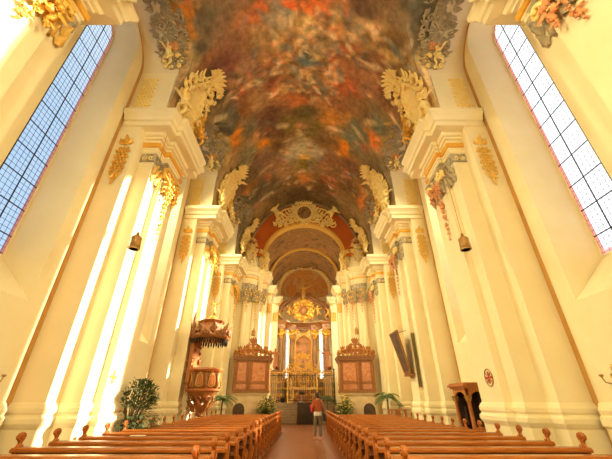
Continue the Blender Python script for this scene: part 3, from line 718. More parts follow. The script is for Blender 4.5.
# pilasters inside the chancel + the swinging shoulder between nave and chancel
def shoulder_plan(s):
    pts=[(s*4.95,23.75)]
    for i in range(9):
        a=PI/2*i/8; pts.append((s*(4.85-1.25*math.sin(a)),23.75+1.5*(1-math.cos(a))))
    pts+= [(s*3.25,25.25),(s*3.25,26.1),(s*3.6,26.1)]
    return pts
ENTC=[(0,9.75),(.04,9.76),(.04,9.9),(.08,9.92),(.08,10.1),(.05,10.12),(.05,10.3),(.2,10.42),(.22,10.6),(.34,10.68),(.34,10.82),(.46,10.96),(.46,11.05)]
for side,s in SIDES:
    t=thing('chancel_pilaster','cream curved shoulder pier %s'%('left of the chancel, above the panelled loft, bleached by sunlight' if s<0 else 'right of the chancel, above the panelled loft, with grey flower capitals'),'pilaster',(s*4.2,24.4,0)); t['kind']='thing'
    pl=shoulder_plan(s); op=pl if s<0 else pl[::-1]
    body=pl+[(s*5.3,26.1),(s*5.3,23.75)]
    sh=MB(); sh.prism(body,0,10.2); sh.prism(body,10.9,13.2); sh.build('shaft',CREAM,t)
    en=MB(); en.mold(op,ENTC,False); en.add([(x,y,11.05) for x,y in body],[tuple(range(len(body)))]); en.build('entablature',CREAM,t)
    gb=MB(); gb.mold(op,[(.08,10.1),(.12,10.11),(.12,10.2),(.08,10.21)],False); gb.build('ochre_band',ORANGEB,t)
    fz=MB(); fz.mold(op,[(0,9.2),(.03,9.2),(.03,9.68),(0,9.68)],False); fz.build('frieze_panel',GREYM,t)
    # three engaged columns along the curve
    for i,(a,) in enumerate(((.12,),(.5,),(.86,))):
        ang=PI/2*a; x=4.85-1.25*math.sin(ang); y=23.75+1.5*(1-math.cos(ang))
        cxy=Vector((s*(x-.02),y-.02,0))
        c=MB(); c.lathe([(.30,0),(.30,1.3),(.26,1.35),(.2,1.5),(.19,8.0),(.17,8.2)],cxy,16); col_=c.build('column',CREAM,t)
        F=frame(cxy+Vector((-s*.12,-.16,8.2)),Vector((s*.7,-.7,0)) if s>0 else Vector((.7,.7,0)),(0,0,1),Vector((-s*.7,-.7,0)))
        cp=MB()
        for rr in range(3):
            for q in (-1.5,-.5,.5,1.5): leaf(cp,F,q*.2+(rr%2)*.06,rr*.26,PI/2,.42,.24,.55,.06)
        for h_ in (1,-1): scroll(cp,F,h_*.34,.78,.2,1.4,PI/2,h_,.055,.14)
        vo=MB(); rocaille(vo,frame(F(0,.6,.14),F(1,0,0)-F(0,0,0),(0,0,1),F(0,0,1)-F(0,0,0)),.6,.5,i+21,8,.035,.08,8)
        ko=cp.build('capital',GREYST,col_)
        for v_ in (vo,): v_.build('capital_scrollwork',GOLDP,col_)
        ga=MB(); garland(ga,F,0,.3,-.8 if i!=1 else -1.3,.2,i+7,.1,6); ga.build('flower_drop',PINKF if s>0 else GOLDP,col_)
    # stucco piled on the shoulder cornice
    st=MB(); F=frame((s*3.9,24.15,11.7),(s,.35,0),(0,0,1),(-s*.3,-1,0))
    rocaille(st,F,1.6,1.7,61,18,.06,.12,22); st.build('stucco_scroll',STUCCO,t)
    st=MB(); rocaille(st,frame((s*3.35,25.2,11.2),(0,1,0),(0,0,1),(-s,0,0)),1.3,.9,62,12,.06,.12,14); st.build('stucco_scroll',STUCCO,t)
    st=MB(); rocaille(st,frame((s*4.55,23.85,12.6),(s,.2,0),(0,0,1),(-s*.2,-1,0)),1.0,2.2,63,14,.06,.12,18); st.build('stucco_scroll',STUCCO,t)
    putto(STUCCO,t,(s*3.55,24.2,12.0),1.0,(0,0,s*.4)); putto(STUCCO,t,(s*4.3,23.6,12.5),1.0,(0,.2*s,0))
    gg=MB(); garland(gg,frame((s*3.35,24.3,11.8),(s,.3,0),(0,0,1),(-s*.3,-1,0)),0,1.4,-.7,.4,s+6,.15,7); gg.build('leafy_garland',LEAF2 if False else GOLDP,t)
    for q,(yc,xi) in enumerate(((29.35,3.1),(32.9,2.75))):
        t=thing('chancel_pilaster','slim cream pilaster inside the chancel, %s on the %s, seen past the altar'%(('nearer one','farther one')[q],side),'pilaster',(s*xi,yc,0)); t['kind']='thing'
        sh=MB(); sh.box((min(s*xi,s*3.7),yc-.55,0),(max(s*xi,s*3.7),yc+.55,10)); sh.build('shaft',CREAM,t)
        pl=[(s*3.7,yc-.55),(s*xi,yc-.55),(s*xi,yc+.55),(s*3.7,yc+.55)]; op=pl if s<0 else pl[::-1]
        en=MB(); en.mold(op,ENTC,True); en.build('entablature',CREAM,t)
        F=frame((s*(xi+.2),yc-.56,8.5),(s,0,0),(0,0,1),(0,-1,0)); cp=MB()
        for rr in range(3):
            for u in (-.14,.06,.26): leaf(cp,F,u,rr*.3,PI/2,.38,.22,.5,.04)
        cp.build('capital',GOLDP,t); cp=MB()
        rocaille(cp,frame((s*(xi+.1),yc-.6,10.6),(s,0,0),(0,0,1),(0,-1,0)),.9,.7,71+q,9,.05,.15,12)
        cp.build('cornice_scrollwork',GOLDP,t)

# ---- cartouche with crown and angels on the crest of the chancel arch
t=thing('crowned_cartouche','ivory crowned cartouche with two flying angels on the crest of the chancel arch','stucco ornament',(0,Y1-.1,15.2))
F=frame((0,Y1-.1,16.3),(1,0,0),(0,0,1),(0,-1,0))
g=MB(); g.rings([[F(.62*q*math.cos(2*PI*i/24),.68*q*math.sin(2*PI*i/24),h) for i in range(24)] for q,h in ((1.35,0),(1.3,.2),(1.15,.26),(1.0,.2),(.98,.12))],True,False,True); g.build('oval_frame',STUCCO,t)
g=MB(); g.rings([[F(.62*q*math.cos(2*PI*i/24),.68*q*math.sin(2*PI*i/24),h) for i in range(24)] for q,h in ((1.,.1),(.6,.16),(.1,.18))],True,True,True); g.build('painted_oval',FR2,t)
g=MB()
rocaille(g,F,1.9,2.0,5,18,.06,.12,20)
for sg in (1,-1):
    for q,(x,z) in enumerate(((.85,.25),(1.0,-.25),(1.35,-.55),(1.75,-.9),(2.15,-1.2),(1.15,-.85),(1.6,-1.25))): scroll(g,F,sg*x,z,.3-.015*q,1.5,q*1.1,sg*(1 if q%2 else -1),.075,.14,7,16)
    for q in range(9): leaf(g,F,sg*(.8+.2*q),.35-.2*q,PI/2-sg*(.6+.05*q),.5,.2,.45,.1)
    cscroll(g,F,(sg*.7,.5),(sg*2.5,-1.25),.22*sg,.08,.12)
    rocaille(g,frame(F(sg*1.5,-.7,.1),(1,0,0),(0,0,1),(0,-1,0)),1.4,.9,8,10,.06,.1,12)
g.build('scroll_drapery',STUCCO,t)
g=MB()
for i in range(7):
    a=(i-3)/3; g.tube([F(a*.62,.98,.2),F(a*.75,1.3,.22),F(a*.5,1.62,.2),F(0,1.78,.2)],[.07,.08,.06,.04],6); g.ball(F(a*.72,1.36,.26),.07,6,4)
g.tube([F(-.66,.95,.24),F(0,.9,.3),F(.66,.95,.24)],.09,8); g.ball(F(0,1.9,.2),.12,8,6)
g.build('crown',STUCCO,t)
for sg in (1,-1): putto(STUCCO,t,F(sg*2.45,-.1,.3),1.6,(.5,sg*.7,sg*.3),'angel')
# ---- small ornament on the second chancel arch
t=thing('arch_ornament','small gilded ornament with a dark oval on the third, farthest chancel arch','stucco ornament',(0,34.2,15.2))
F=frame((0,34.2,15.4),(1,0,0),(0,0,1),(0,-1,0)); g=MB(); rocaille(g,F,2.0,1.0,9,16,.06,.15,22); g.build('scrollwork',STUCCO,t)
g=MB(); g.ball(F(0,.05,.2),(.28,.1,.26),12,8); g.build('oval',DARKST,t)

# ---- dais and steps
g=MB(); g.box((-3.4,27.2,0),(3.4,37.6,1.3)); struct(g.build('floor_chancel',STEPST))
t=thing('chancel_steps','grey stone flight of seven steps rising from the aisle to the chancel','steps',(0,25.5,0)); t['kind']='thing'
for i in range(7):
    g=MB(); g.box((-2.25,25.5+i*.25,i*.162),(2.15,27.3,(i+1)*.162)); g.build('step',STEPST,t,.015)
g=MB()
pts=[]
for i in range(7): pts+=[(25.5+i*.25-.02,i*.162),(25.5+i*.25-.02,(i+1)*.162+.015)]
pts+=[(27.18,7*.162+.015),(27.18,1.315),(28.2,1.315)]
g.grid([[Vector((x,y,z)) for y,z in pts] for x in (-.52,1.15)],False); g.grid([[Vector((x,y+.01,z-.012)) for y,z in pts] for x in (-.52,1.15)],False)
tag(g.build('carpet_runner',CARPET),'dark carpet runner laid up the middle of the chancel steps','carpet')
# ---- lofts: panelled wooden boxes on pale stone bases either side of the steps
for side,s in SIDES:
    t=thing('stone_pedestal','pale stone pedestal with a dark arched opening under the %s panelled loft'%side,'pedestal',(s*3.7,24.2,0))
    plan=[(s*2.55,23.7),(s*3.75,23.35),(s*4.68,23.2),(s*4.68,25.2),(s*2.55,25.2)]
    g=MB(); g.prism(plan,0,1.8); g.prism([(x+(.06*s if i in(2,3) else -.06*s if i in (0,4) else 0),y-(.07 if i<3 else 0)) for i,(x,y) in enumerate(plan)],1.8,1.93); g.prism([(x+(.05*s if i in(2,3) else -.05*s if i in (0,4) else 0),y-(.06 if i<3 else 0)) for i,(x,y) in enumerate(plan)],0,.3); g.build('block',STONE,t,.01)
    U=Vector((s*1.25,-.15,0)).normalized(); W=Vector((0,0,0))
    nrm=Vector((-.15*s*s,-1.25,0)); nrm=Vector((U.y*0 - .12*s,-1,0)).normalized()
    F=frame((s*4.25,23.27,.35),U,(0,0,1),nrm)
    g=MB(); ap=[(-.37,0),(.37,0)]+[(.37*math.cos(PI*i/12),.6+.37*math.sin(PI*i/12)) for i in range(13)]
    o=F(0,0,.04); g.slab(ap,o,U,(0,0,1),nrm*-.1); g.build('arched_opening',DARKST,t)
    U2=Vector((s*1.3,-.35,0)).normalized(); n2=Vector((-.26*s,-.96,0))
    F2=frame((s*3.1,23.5,1.2),U2,(0,0,1),n2); g=MB(); rocaille(g,F2,.5,.5,15,8,.02,.03,8); g.build('carved_relief',STONE,t)
    lab='left' if s<0 else 'right'
    t=thing('panelled_loft','carved reddish wooden loft with marbled panels and scroll crest, %s of the chancel steps'%lab,'loft',(s*3.7,24.2,1.93))
    def off(d): return [(s*(2.5-d),23.62-d),(s*3.75,23.28-d),(s*(4.7+d),23.12-d),(s*(4.7+d),25.2),(s*(2.5-d),25.2)]
    g=MB(); g.prism(off(0),1.93,4.0); g.build('body',WOODR,t,.01)
    g=MB(); g.prism(off(.06),1.94,2.1); g.build('base_moulding',WOODD,t); g=MB(); g.prism(off(.03),2.45,2.52); g.build('middle_moulding',WOODD,t)
    g=MB(); g.prism(off(.06),3.85,3.95); g.prism(off(.14),3.95,4.1); g.prism(off(.2),4.1,4.22); g.build('cornice',WOODD,t)
    for nm,(ax,ay,bx,by) in (('inner',(s*2.58,23.59,s*3.66,23.31)),('outer',(s*3.84,23.26,s*4.64,23.13))):
        A_=Vector((ax,ay,0)); B_=Vector((bx,by,0)); U=(B_-A_); ln=U.length; U.normalize(); nn=Vector((U.y,-U.x,0));
        if nn.y>0: nn=-nn
        p=MB(); p.slab([(.12,2.62),(ln-.12,2.62),(ln-.12,3.75),(.12,3.75)],A_,U,(0,0,1),nn*.04); po=p.build('panel',PANELM,t,.01)
        p=MB(); F=frame(A_+Vector((0,0,3.2)),U,(0,0,1),nn)
        for sg in (1,-1): scroll(p,F,ln/2+sg*.16,.28,.11,1.2,PI/2,sg,.014,.05); scroll(p,F,ln/2+sg*.14,-.26,.1,1.2,-PI/2,-sg,.014,.05)
        p.build('marquetry',PANELM,po)
        p=MB(); p.slab([(.1,1.99+.15),(ln-.1,2.14),(ln-.1,2.42),(.1,2.42)],A_,U,(0,0,1),nn*.03); p.build('lower_panel',PANELM,t)
    for (x,y) in ((s*2.52,23.58),(s*3.75,23.24),(s*4.68,23.1)):
        p=MB(); p.box((x-.08,y-.06,2.1),(x+.08,y+.08,3.86)); p.build('corner_strip',WOODD,t)
    g=MB(); F=frame((s*3.6,23.3,4.22),(.94,-.07*s,0),(0,0,1),(0,-1,0))
    for i in range(9):
        u=-1.2+i*.3; hh=.38+.5*(1-abs(i-4)/4.5)**1.5
        leaf(g,F,u,0,PI/2+ (i-4)*-.05,hh,.3,.25,.03)
        scroll(g,F,u+.1,hh*.5,.13,1.2,i,(1 if i<4 else -1),.035,.06)
    for a,b_ in (((-1.3,.1),(-.7,.35)),((-.7,.2),(-.05,.75)),((.05,.75),(.7,.2)),((.7,.35),(1.3,.1))): cscroll(g,F,a,b_,.15,.05,.08)
    rocaille(g,frame(F(0,.45,.05),(1,0,0),(0,0,1),(0,-1,0)),.8,.8,14,10,.04,.08,14)
    for i in range(-2,3): leaf(g,F,.0,.75,PI/2+i*.35,.5,.16,.3,.06)
    for u in (-.95,-.5,.5,.95):
        for i in range(-1,2): leaf(g,F,u,.42-.12*abs(u),PI/2+i*.5,.36,.14,.3,.06)
    g.build('scroll_crest',WOODR,t); 
    c2=MB(); c2.tube([F(1.15*math.cos(2*PI*i/40),.25+.2*math.sin(2*PI*i/40),.13) for i in range(41)],.022,6); rocaille(c2,frame(F(0,.25,.1),(1,0,0),(0,0,1),(0,-1,0)),2.3,.42,24,18,.02,.05,12); c2.build('gilt_edging',GOLD,t)

# ---- wrought iron gate
t=thing('choir_gate','black and gilt wrought iron gate with scrolled crest across the chancel','gate',(-.1,27.6,1.3))
GX0,GX1=-2.75,2.4
for x in (GX0,-1.3,1.0,GX1):
    g=MB(); g.box((x-.045,27.55,1.3),(x+.045,27.65,3.6)); g.ball((x,27.6,3.68),.08,8,6); g.build('post',GOLD if abs(x)<2 else BLACKI,t)
for z in (1.45,3.25,3.45):
    g=MB(); g.box((GX0,27.57,z-.02),(GX1,27.63,z+.025)); g.build('rail',BLACKI if z<3.4 else GOLD,t)
b0=None
for i in range(34):
    x=GX0+.15+i*.15
    if -1.25<x<.95 and False: continue
    if b0 is None:
        g=MB(); g.tube([(x,27.6,1.4),(x,27.6,3.3)],.014,5); b0=g.build('bar',BLACKI,t)
    else:
        b1=b0.copy(); COL.objects.link(b1); b1.location.x=i*.15
F=frame((-.17,27.56,1.3),(1,0,0),(0,0,1),(0,-1,0))
g=MB()
for i in range(20):
    u=-2.45+i*.258; 
    for v,h in ((.55,1),(1.0,-1),(1.5,1)): scroll(g,F,u,v,.11,1.3,i*1.3,h if i%2 else -h,.016,.03)
for i in range(24): leaf(g,F,-2.4+i*.21,2.0,PI/2,.16,.1,.3,.03); leaf(g,F,-2.4+i*.21,1.75,-PI/2,.14,.08,.3,.03)
g.build('gilt_scroll',GOLD,t)
g=MB()
g.tube([F(-1.7,2.15,0),F(-1.0,2.2,0),F(-.6,2.5,0),F(-.25,2.75,0),F(0,2.8,0),F(.25,2.75,0),F(.6,2.5,0),F(1.0,2.2,0),F(1.7,2.15,0)],.05,8)
rocaille(g,frame(F(0,2.95,0),(1,0,0),(0,0,1),(0,-1,0)),1.1,1.2,6,16,.035,.05,18)
for sg in (1,-1):
    cscroll(g,F,(sg*.2,2.85),(sg*.75,2.3),.2*sg,.03,.03); cscroll(g,F,(sg*.6,2.75),(sg*1.3,2.25),.25*sg,.03,.03); scroll(g,F,sg*.5,2.3,.2,1.4,0,sg,.025,.03); scroll(g,F,sg*1.1,2.35,.15,1.4,0,sg,.025,.03)
    for i in range(5): leaf(g,F,sg*(.3+i*.28),2.65-.12*i,PI/2-sg*.5,.3,.12,.4,.02)
for i in range(7): leaf(g,F,0,3.2,PI*(i+.5)/7,.34,.12,.3,.02)
g.build('gilt_crest',GOLD,t)
# two statues on stone posts beside the gate
for s,lb_ in ((-1,'left'),(1,'right')):
    x=-2.45 if s<0 else 1.95
    p=thing('gate_pier','pale marble post carrying the %s statue behind the choir gate'%lb_,'post',(x,28.2,1.3))
    g=MB(); g.box((x-.25,27.95,1.3),(x+.25,28.45,3.4)); g.build('block',MARBLEL,p,.01); g=MB(); g.box((x-.32,27.88,3.4),(x+.32,28.52,3.6)); g.build('cap_moulding',MARBLEB,p,.01); g=MB(); g.box((x-.32,27.88,1.3),(x+.32,28.52,1.5)); g.build('base_moulding',MARBLEB,p,.01)
    q=thing('statue','brownish robed statue standing %s of the gate crest'%lb_,'statue',(x,28.2,3.6))
    robed(0 if s<0 else 1,WOODR,q,(x,28.2,3.62),1.9,0,'figure'); g=MB(); g.lathe([(.24,3.6),(.24,3.66),(.2,3.7)],(x,28.2,0),10); g.build('plinth',WOODD,q)

# ---- high altar
t=thing('high_altar','tall gilded and marble columned high altar with curved entablature and volute crown','altar',(-.1,33.5,1.3))
AX=-.1
cols_=((-2.3,33.3),(-1.2,34.0),(1.2,34.0),(2.35,33.3))
for i,(x,y) in enumerate(cols_):
    g=MB(); g.box((AX+x-.42,y-.42,1.3),(AX+x+.42,y+.42,3.2)); g.box((AX+x-.48,y-.48,3.2),(AX+x+.48,y+.48,3.4)); g.box((AX+x-.48,y-.48,1.3),(AX+x+.48,y+.48,1.6)); p=g.build('pedestal',MARBLEB,t,.015)
    g=MB(); F=frame((AX+x,y-.43,2.4),(1,0,0),(0,0,1),(0,-1,0)); rocaille(g,F,.5,1.2,i+5,9,.03,.05,10); g.build('gilt_relief',GOLD,p)
    g=MB(); g.lathe([(.30,3.4),(.32,3.48),(.27,3.58),(.245,3.7),(.25,5),(.215,7.1)],(AX+x,y,0),18); c_=g.build('column',MARBLEB,t)
    g=MB(); g.lathe([(.2,7.1),(.22,7.3),(.33,7.8),(.36,7.85),(.36,7.95)],(AX+x,y,0),12)
    for k in range(6):
        a=2*PI*k/6; Fk=frame((AX+x+.2*math.cos(a),y+.2*math.sin(a),7.12),(-math.sin(a),math.cos(a),0),(0,0,1),(math.cos(a),math.sin(a),0)); leaf(g,Fk,0,0,PI/2,.45,.24,.6,.02); leaf(g,Fk,.08,.28,PI/2,.45,.22,.6,.02)
    g.build('capital',GOLD,c_)
plan=[(-3.2,33.8),(-3.2,33.0),(-1.9,33.0),(-1.7,33.4)]
plan+=[(-1.5+3.0*i/10,33.55+.55*math.sin(PI*i/10)) for i in range(11)]
plan+=[(1.75,33.4),(1.95,33.0),(3.2,33.0),(3.2,33.8)]
plan=[(AX+x,y) for x,y in plan]
g=MB(); g.mold(plan,[(0,7.95),(0,8.2),(.06,8.22),(.06,8.35),(.16,8.42),(.18,8.52),(.3,8.6),(.3,8.68)],False)
g.add([(x,y,8.68) for x,y in plan],[tuple(range(len(plan)))]); g.add([(x,y,7.95) for x,y in plan],[tuple(range(len(plan)))]); g.build('entablature',WOODD,t)
for (x,y) in cols_:
    g=MB(); g.box((AX+x-.4,y-.42,7.94),(AX+x+.4,y+.42,8.4)); g.ball((AX+x,y-.42,8.18),(.14,.04,.12),8,6); g.build('impost_block',MARBLEB,t,.01)
# swags of gilt drapery hanging between the columns
F=frame((AX,32.95,7.75),(1,0,0),(0,0,1),(0,-1,0)); g=MB()
for (u0,u1) in ((-2.9,-1.8),(-1.75,-.7),(-.6,.6),(.7,1.75),(1.8,2.95)):
    pts=[F(u0+(u1-u0)*i/10,-.42*math.sin(PI*i/10),.0) for i in range(11)]; g.tube(pts,[.04+.06*math.sin(PI*i/10) for i in range(11)],6)
    leaf(g,F,u1,0,-PI/2,.5,.14,.3,.02); g.ball(F(u1,.02,.02),.07,6,5)
g.build('gilt_swag',GOLD,t)
# volutes and glory
F=frame((AX,33.2,8.7),(1,0,0),(0,0,1),(0,-1,0))
for sg in (1,-1):
    g=MB(); pts=[F(sg*x,z,0) for x,z in ((2.75,.1),(2.85,.7),(2.55,1.5),(2.0,2.0),(1.4,2.25),(.9,2.6),(.5,3.1))]; 
    for d in (0,.25): g.tube([p+Vector((0,d,0)) for p in pts],[.2,.2,.2,.19,.17,.14,.1],8)
    scroll(g,F,sg*2.6,.35,.34,1.4,0,sg,.12,0,8,18); scroll(g,F,sg*.55,2.85,.28,1.4,PI,sg,.1,0,8,18)
    for i in range(6): leaf(g,F,sg*(2.7-i*.38),.6+i*.3,PI/2+sg*.5,.45,.2,.5,.2)
    g.build('volute',WOODD,t)
    putto(GOLD,t,F(sg*2.6,.75,.35),1.0,(.1,sg*.2,sg*.3),'angel'); putto(GOLD,t,F(sg*1.5,1.0,.3),.95,(.2,-sg*.4,sg*.5),'angel')
    g=MB(); g.lathe([(.12,8.7),(.2,8.8),(.1,8.9),(.26,9.25),(.28,9.35),(.12,9.5),(.18,9.6),(.02,9.9)],(AX+sg*2.95,33.3,0),10); g.build('urn',GOLD,t)
g=MB(); F2=frame((AX,33.15,9.85),(1,0,0),(0,0,1),(0,-1,0))
rn=random.Random(4)
for i in range(44):
    a=2*PI*i/44; r1=rn.uniform(1.0,1.55); g.tube([F2(.45*math.cos(a),.5*math.sin(a),.05),F2(r1*math.cos(a),r1*.92*math.sin(a),.0)],[.05,.015],4)
for i in range(46):
    a=rn.uniform(0,6.28); q=rn.uniform(.6,1.15); g.ball(F2(q*math.cos(a),q*.9*math.sin(a),rn.uniform(.05,.3)),rn.uniform(.1,.24),7,5)
rocaille(g,F2,2.0,1.9,33,16,.05,.25,18)
g.build('gilt_glory',GOLD,t)
g=MB(); g.ball(F2(0,-.05,.12),(.42,.2,.5),16,10); g.build('oval_relief',WOODD,t)
robed(2,GOLDP,t,F(0,2.35,0),1.7,0,'crowning_figure')
g=MB(); g.tube([F(0,3.9,.0),F(0,4.6,0)],.04,6); g.tube([F(-.22,4.35,0),F(.22,4.35,0)],.04,6); g.build('cross',GOLD,t)
# altarpiece between inner columns, with arched frame
g=MB(); ap=[(-.85,3.6),(.85,3.6),(.85,6.6)]+[(.85*math.cos(PI*i/14),6.6+.85*math.sin(PI*i/14)) for i in range(1,14)]+[(-.85,6.6)]
g.slab(ap,(AX,34.2,0),(1,0,0),(0,0,1),(0,.1,0)); pa=g.build('altarpiece',mat('altarpiece_paint',(150,96,54),.6,0,(204,144,84),1.4,0,20,None,8,.5,(.38,.62)),t)
g=MB(); g.tube([Vector((AX+x,34.15,z)) for x,z in ap]+[Vector((AX+ap[0][0],34.15,ap[0][1]))],.08,8); g.build('gilt_frame',GOLD,pa)
g=MB(); g.box((AX-2.9,34.6,1.3),(AX+2.9,34.9,3.4)); g.box((AX-.95,34.32,3.4),(AX+.95,34.5,7.95)); g.build('back_wall',MARBLEL,t)
# altar block and tabernacle
g=MB(); g.prism([(AX-1.3,31.6),(AX+1.3,31.6),(AX+1.3,32.9),(AX-1.3,32.9)],1.3,1.55); g.prism([(AX-1.0,31.9),(AX+1.0,31.9),(AX+1.1,32.9),(AX-1.1,32.9)],1.55,2.35); g.prism([(AX-1.2,31.75),(AX+1.2,31.75),(AX+1.2,32.9),(AX-1.2,32.9)],2.35,2.5); g.build('mensa',MARBLEL,t,.02)
g=MB(); g.prism([(AX-.5,32.2),(AX+.5,32.2),(AX+.5,33),(AX-.5,33)],2.5,3.7); g.lathe([(.62,3.7),(.66,3.85),(.4,4.2),(.3,4.5),(.1,4.7),(.12,4.8),(.02,5.0)],(AX,32.6,0),12); tb_=g.build('tabernacle',MARBLEB,t); g=MB(); F3=frame((AX,32.2,3.1),(1,0,0),(0,0,1),(0,-1,0)); rocaille(g,F3,.9,1.1,3,12,.03,.06,14); g.build('gilt_relief',GOLD,tb_)
F4=frame((AX,31.88,1.95),(1,0,0),(0,0,1),(0,-1,0)); g=MB(); rocaille(g,F4,1.6,.6,13,14,.03,.05,14); g.build('gilt_front_relief',GOLD,t)
for i,x in enumerate((-1.0,-.75,.75,1.0)):
    c=thing('candlestick','tall gilt altar candlestick, %s on the high altar table'%('first from the left','second from the left','third from the left','fourth from the left')[i],'candlestick',(AX+x,32.3,2.5),'high altar candlesticks')
    g=MB(); g.lathe([(.1,2.5),(.1,2.54),(.03,2.62),(.05,2.8),(.025,2.9),(.025,3.25),(.07,3.3)],(AX+x,32.3,0),8); g.build('stem',GOLD,c); g=MB(); g.lathe([(.02,3.3),(.02,3.75),(.005,3.78)],(AX+x,32.3,0),6); g.build('candle',WAX,c)
# front altar table with gilt frame, between two brass candle posts
t=thing('altar_table','low gilded altar table with white top at the head of the steps','table',(0,28.6,1.3))
g=MB(); g.box((-.95,28.35,2.2),(.95,29.0,2.3)); g.build('top',MARBLEL,t,.01)
g=MB(); g.box((-.85,28.45,1.3),(.85,28.95,2.2)); g.build('body',WOODR,t); g=MB(); rocaille(g,frame((0,28.44,1.75),(1,0,0),(0,0,1),(0,-1,0)),1.5,.7,19,14,.03,.04,16); g.build('front_relief',GOLD,t)
for s,lb_ in ((-1,'left'),(1,'right')):
    c=thing('candle_post','tall brass candle post standing on the %s of the low gilded altar table'%lb_,'candlestick',(s*1.08,28.1,1.3))
    g=MB(); g.lathe([(.16,1.3),(.16,1.36),(.05,1.45),(.045,2.3),(.09,2.36),(.03,2.45),(.03,2.5)],(s*1.08,28.1,0),10); g.build('stem',GOLD,c); g=MB(); g.lathe([(.035,2.5),(.035,2.95),(.01,2.98)],(s*1.08,28.1,0),8); g.build('candle',WAX,c)
t=thing('lectern','slim grey metal lectern on the dark carpet at the top of the steps','lectern',(-.2,27.3,1.32))
g=MB(); g.lathe([(.22,1.33),(.22,1.36),(.04,1.42),(.03,1.9)],(-.2,27.3,0),10); g.build('stand',STEEL,t)
g=MB(); g.obox(Matrix.Translation((-.2,27.27,1.98))@Matrix.Rotation(-.6,4,'X'),.42,.34,.03); g.build('desk',STEEL,t)
SUN,PWR,PWL,PWW,PWC,SPR,PSP,PCH,PAP,PWL0,PWR0=20,330,680,720,150,2.0,2200,2200,300,950,700
# ------------------------------------------------------------------ pulpit on the left
PX,PYY=-4.55,15.75
t=thing('pulpit','carved brown wooden pulpit with fringed canopy and gilt figure, fixed to the third left pilaster','pulpit',(PX,PYY,0))
def hexa(r,n=8,rot=PI/8,cx=PX,cy=PYY): return [(cx+r*math.cos(rot+2*PI*i/n),cy+r*math.sin(rot+2*PI*i/n)) for i in range(n)]
def octlathe(mb,prof,n=8): mb.lathe(prof,(PX,PYY,0),n,Matrix.Rotation(PI/8,4,'Z'),False)
g=MB(); octlathe(g,[(.64,1.95),(.70,2.3),(.66,2.6)]); body=g.build('body',WOODD,t)
g=MB(); octlathe(g,[(.68,1.82),(.76,1.86),(.76,1.93),(.66,1.98)]); g.build('base_moulding',WOODR,t); g=MB(); octlathe(g,[(.66,2.58),(.78,2.64),(.82,2.72),(.78,2.78),(.6,2.78)]); g.build('parapet_rail',WOODR,t)
g=MB(); octlathe(g,[(.05,.85),(.12,.9),(.1,1.0),(.22,1.15),(.34,1.3),(.3,1.4),(.52,1.6),(.66,1.82)]); g.build('corbel',WOODD,t)
g=MB()
for i in range(8):
    a=2*PI*(i+.5)/8+PI/8; Fk=frame((PX+.2*math.cos(a),PYY+.2*math.sin(a),1.1),(-math.sin(a),math.cos(a),0),(math.cos(a)*.4,math.sin(a)*.4,.9),(math.cos(a),math.sin(a),-.4)); leaf(g,Fk,0,0,PI/2,.55,.3,.3,.08); scroll(g,Fk,0,.55,.12,1.2,i,1,.03,.16)
g.build('carved_leaves',WOODD,t)
pr=None
for i in range(8):
    a=PI/8+2*PI*(i+.5)/8; nn=(math.cos(a),math.sin(a),.0); F=frame((PX+.635*nn[0],PYY+.635*nn[1],2.28),(-nn[1],nn[0],0),(0,0,1),nn)
    g=MB(); g.slab([(-.15,-.2),(.15,-.2),(.15,.2),(-.15,.2)],F(0,0,-.02),F(1,0,0)-F(0,0,0),(0,0,1),Vector(nn)*.06); p=g.build('panel',WOODR,t,.008)
    g=MB(); pts=[F(u,v,.05) for u,v in ((-.17,-.2),(-.12,.16),(-.06,.24),(.06,.24),(.12,.16),(.17,-.2),(.06,-.25),(-.06,-.25),(-.17,-.2))]; g.tube(pts,.018,6); scroll(g,F,0,.28,.06,1.2,0,1,.016,.05); g.build('gilt_frame',GOLDP,p)
    a=PI/8+2*PI*i/8; g=MB(); Fc=frame((PX+.7*math.cos(a),PYY+.7*math.sin(a),1.95),(-math.sin(a),math.cos(a),0),(0,0,1),(math.cos(a),math.sin(a),0)); g.tube([Fc(0,0,0),Fc(0,.15,.06),Fc(0,.4,.02),Fc(0,.62,.0)],[.05,.07,.04,.05],6); scroll(g,Fc,0,.05,.07,1.2,0,1,.025,.03); g.build('corner_volute',WOODD,t)
g=MB(); g.box((-5.25,PYY-.5,1.9),(-5.08,PYY+.5,4.2)); bk=g.build('backboard',WOODR,t,.01)
g=MB(); F=frame((-5.06,PYY,3.1),(0,1,0),(0,0,1),(1,0,0)); rocaille(g,F,.8,1.7,5,14,.04,.05,14)
F=frame((-5.16,PYY-.52,3.1),(1,0,0),(0,0,1),(0,-1,0)); rocaille(g,F,.25,2.0,6,10,.03,.05,10); g.build('carving',WOODD,bk)
g=MB(); octlathe(g,[(.84,4.02),(.95,4.06),(1.0,4.14),(.98,4.2),(.9,4.24),(.5,4.24)]); octlathe(g,[(.1,4.06),(.84,4.05)]); ca_=g.build('canopy',WOODD,t)
g=MB(); octlathe(g,[(.74,4.22),(.66,4.35),(.56,4.6),(.5,4.82),(.55,4.88),(.6,4.92),(.54,4.97),(.3,5.02)]); g.build('canopy_dome',WOODR,ca_)
g=MB()
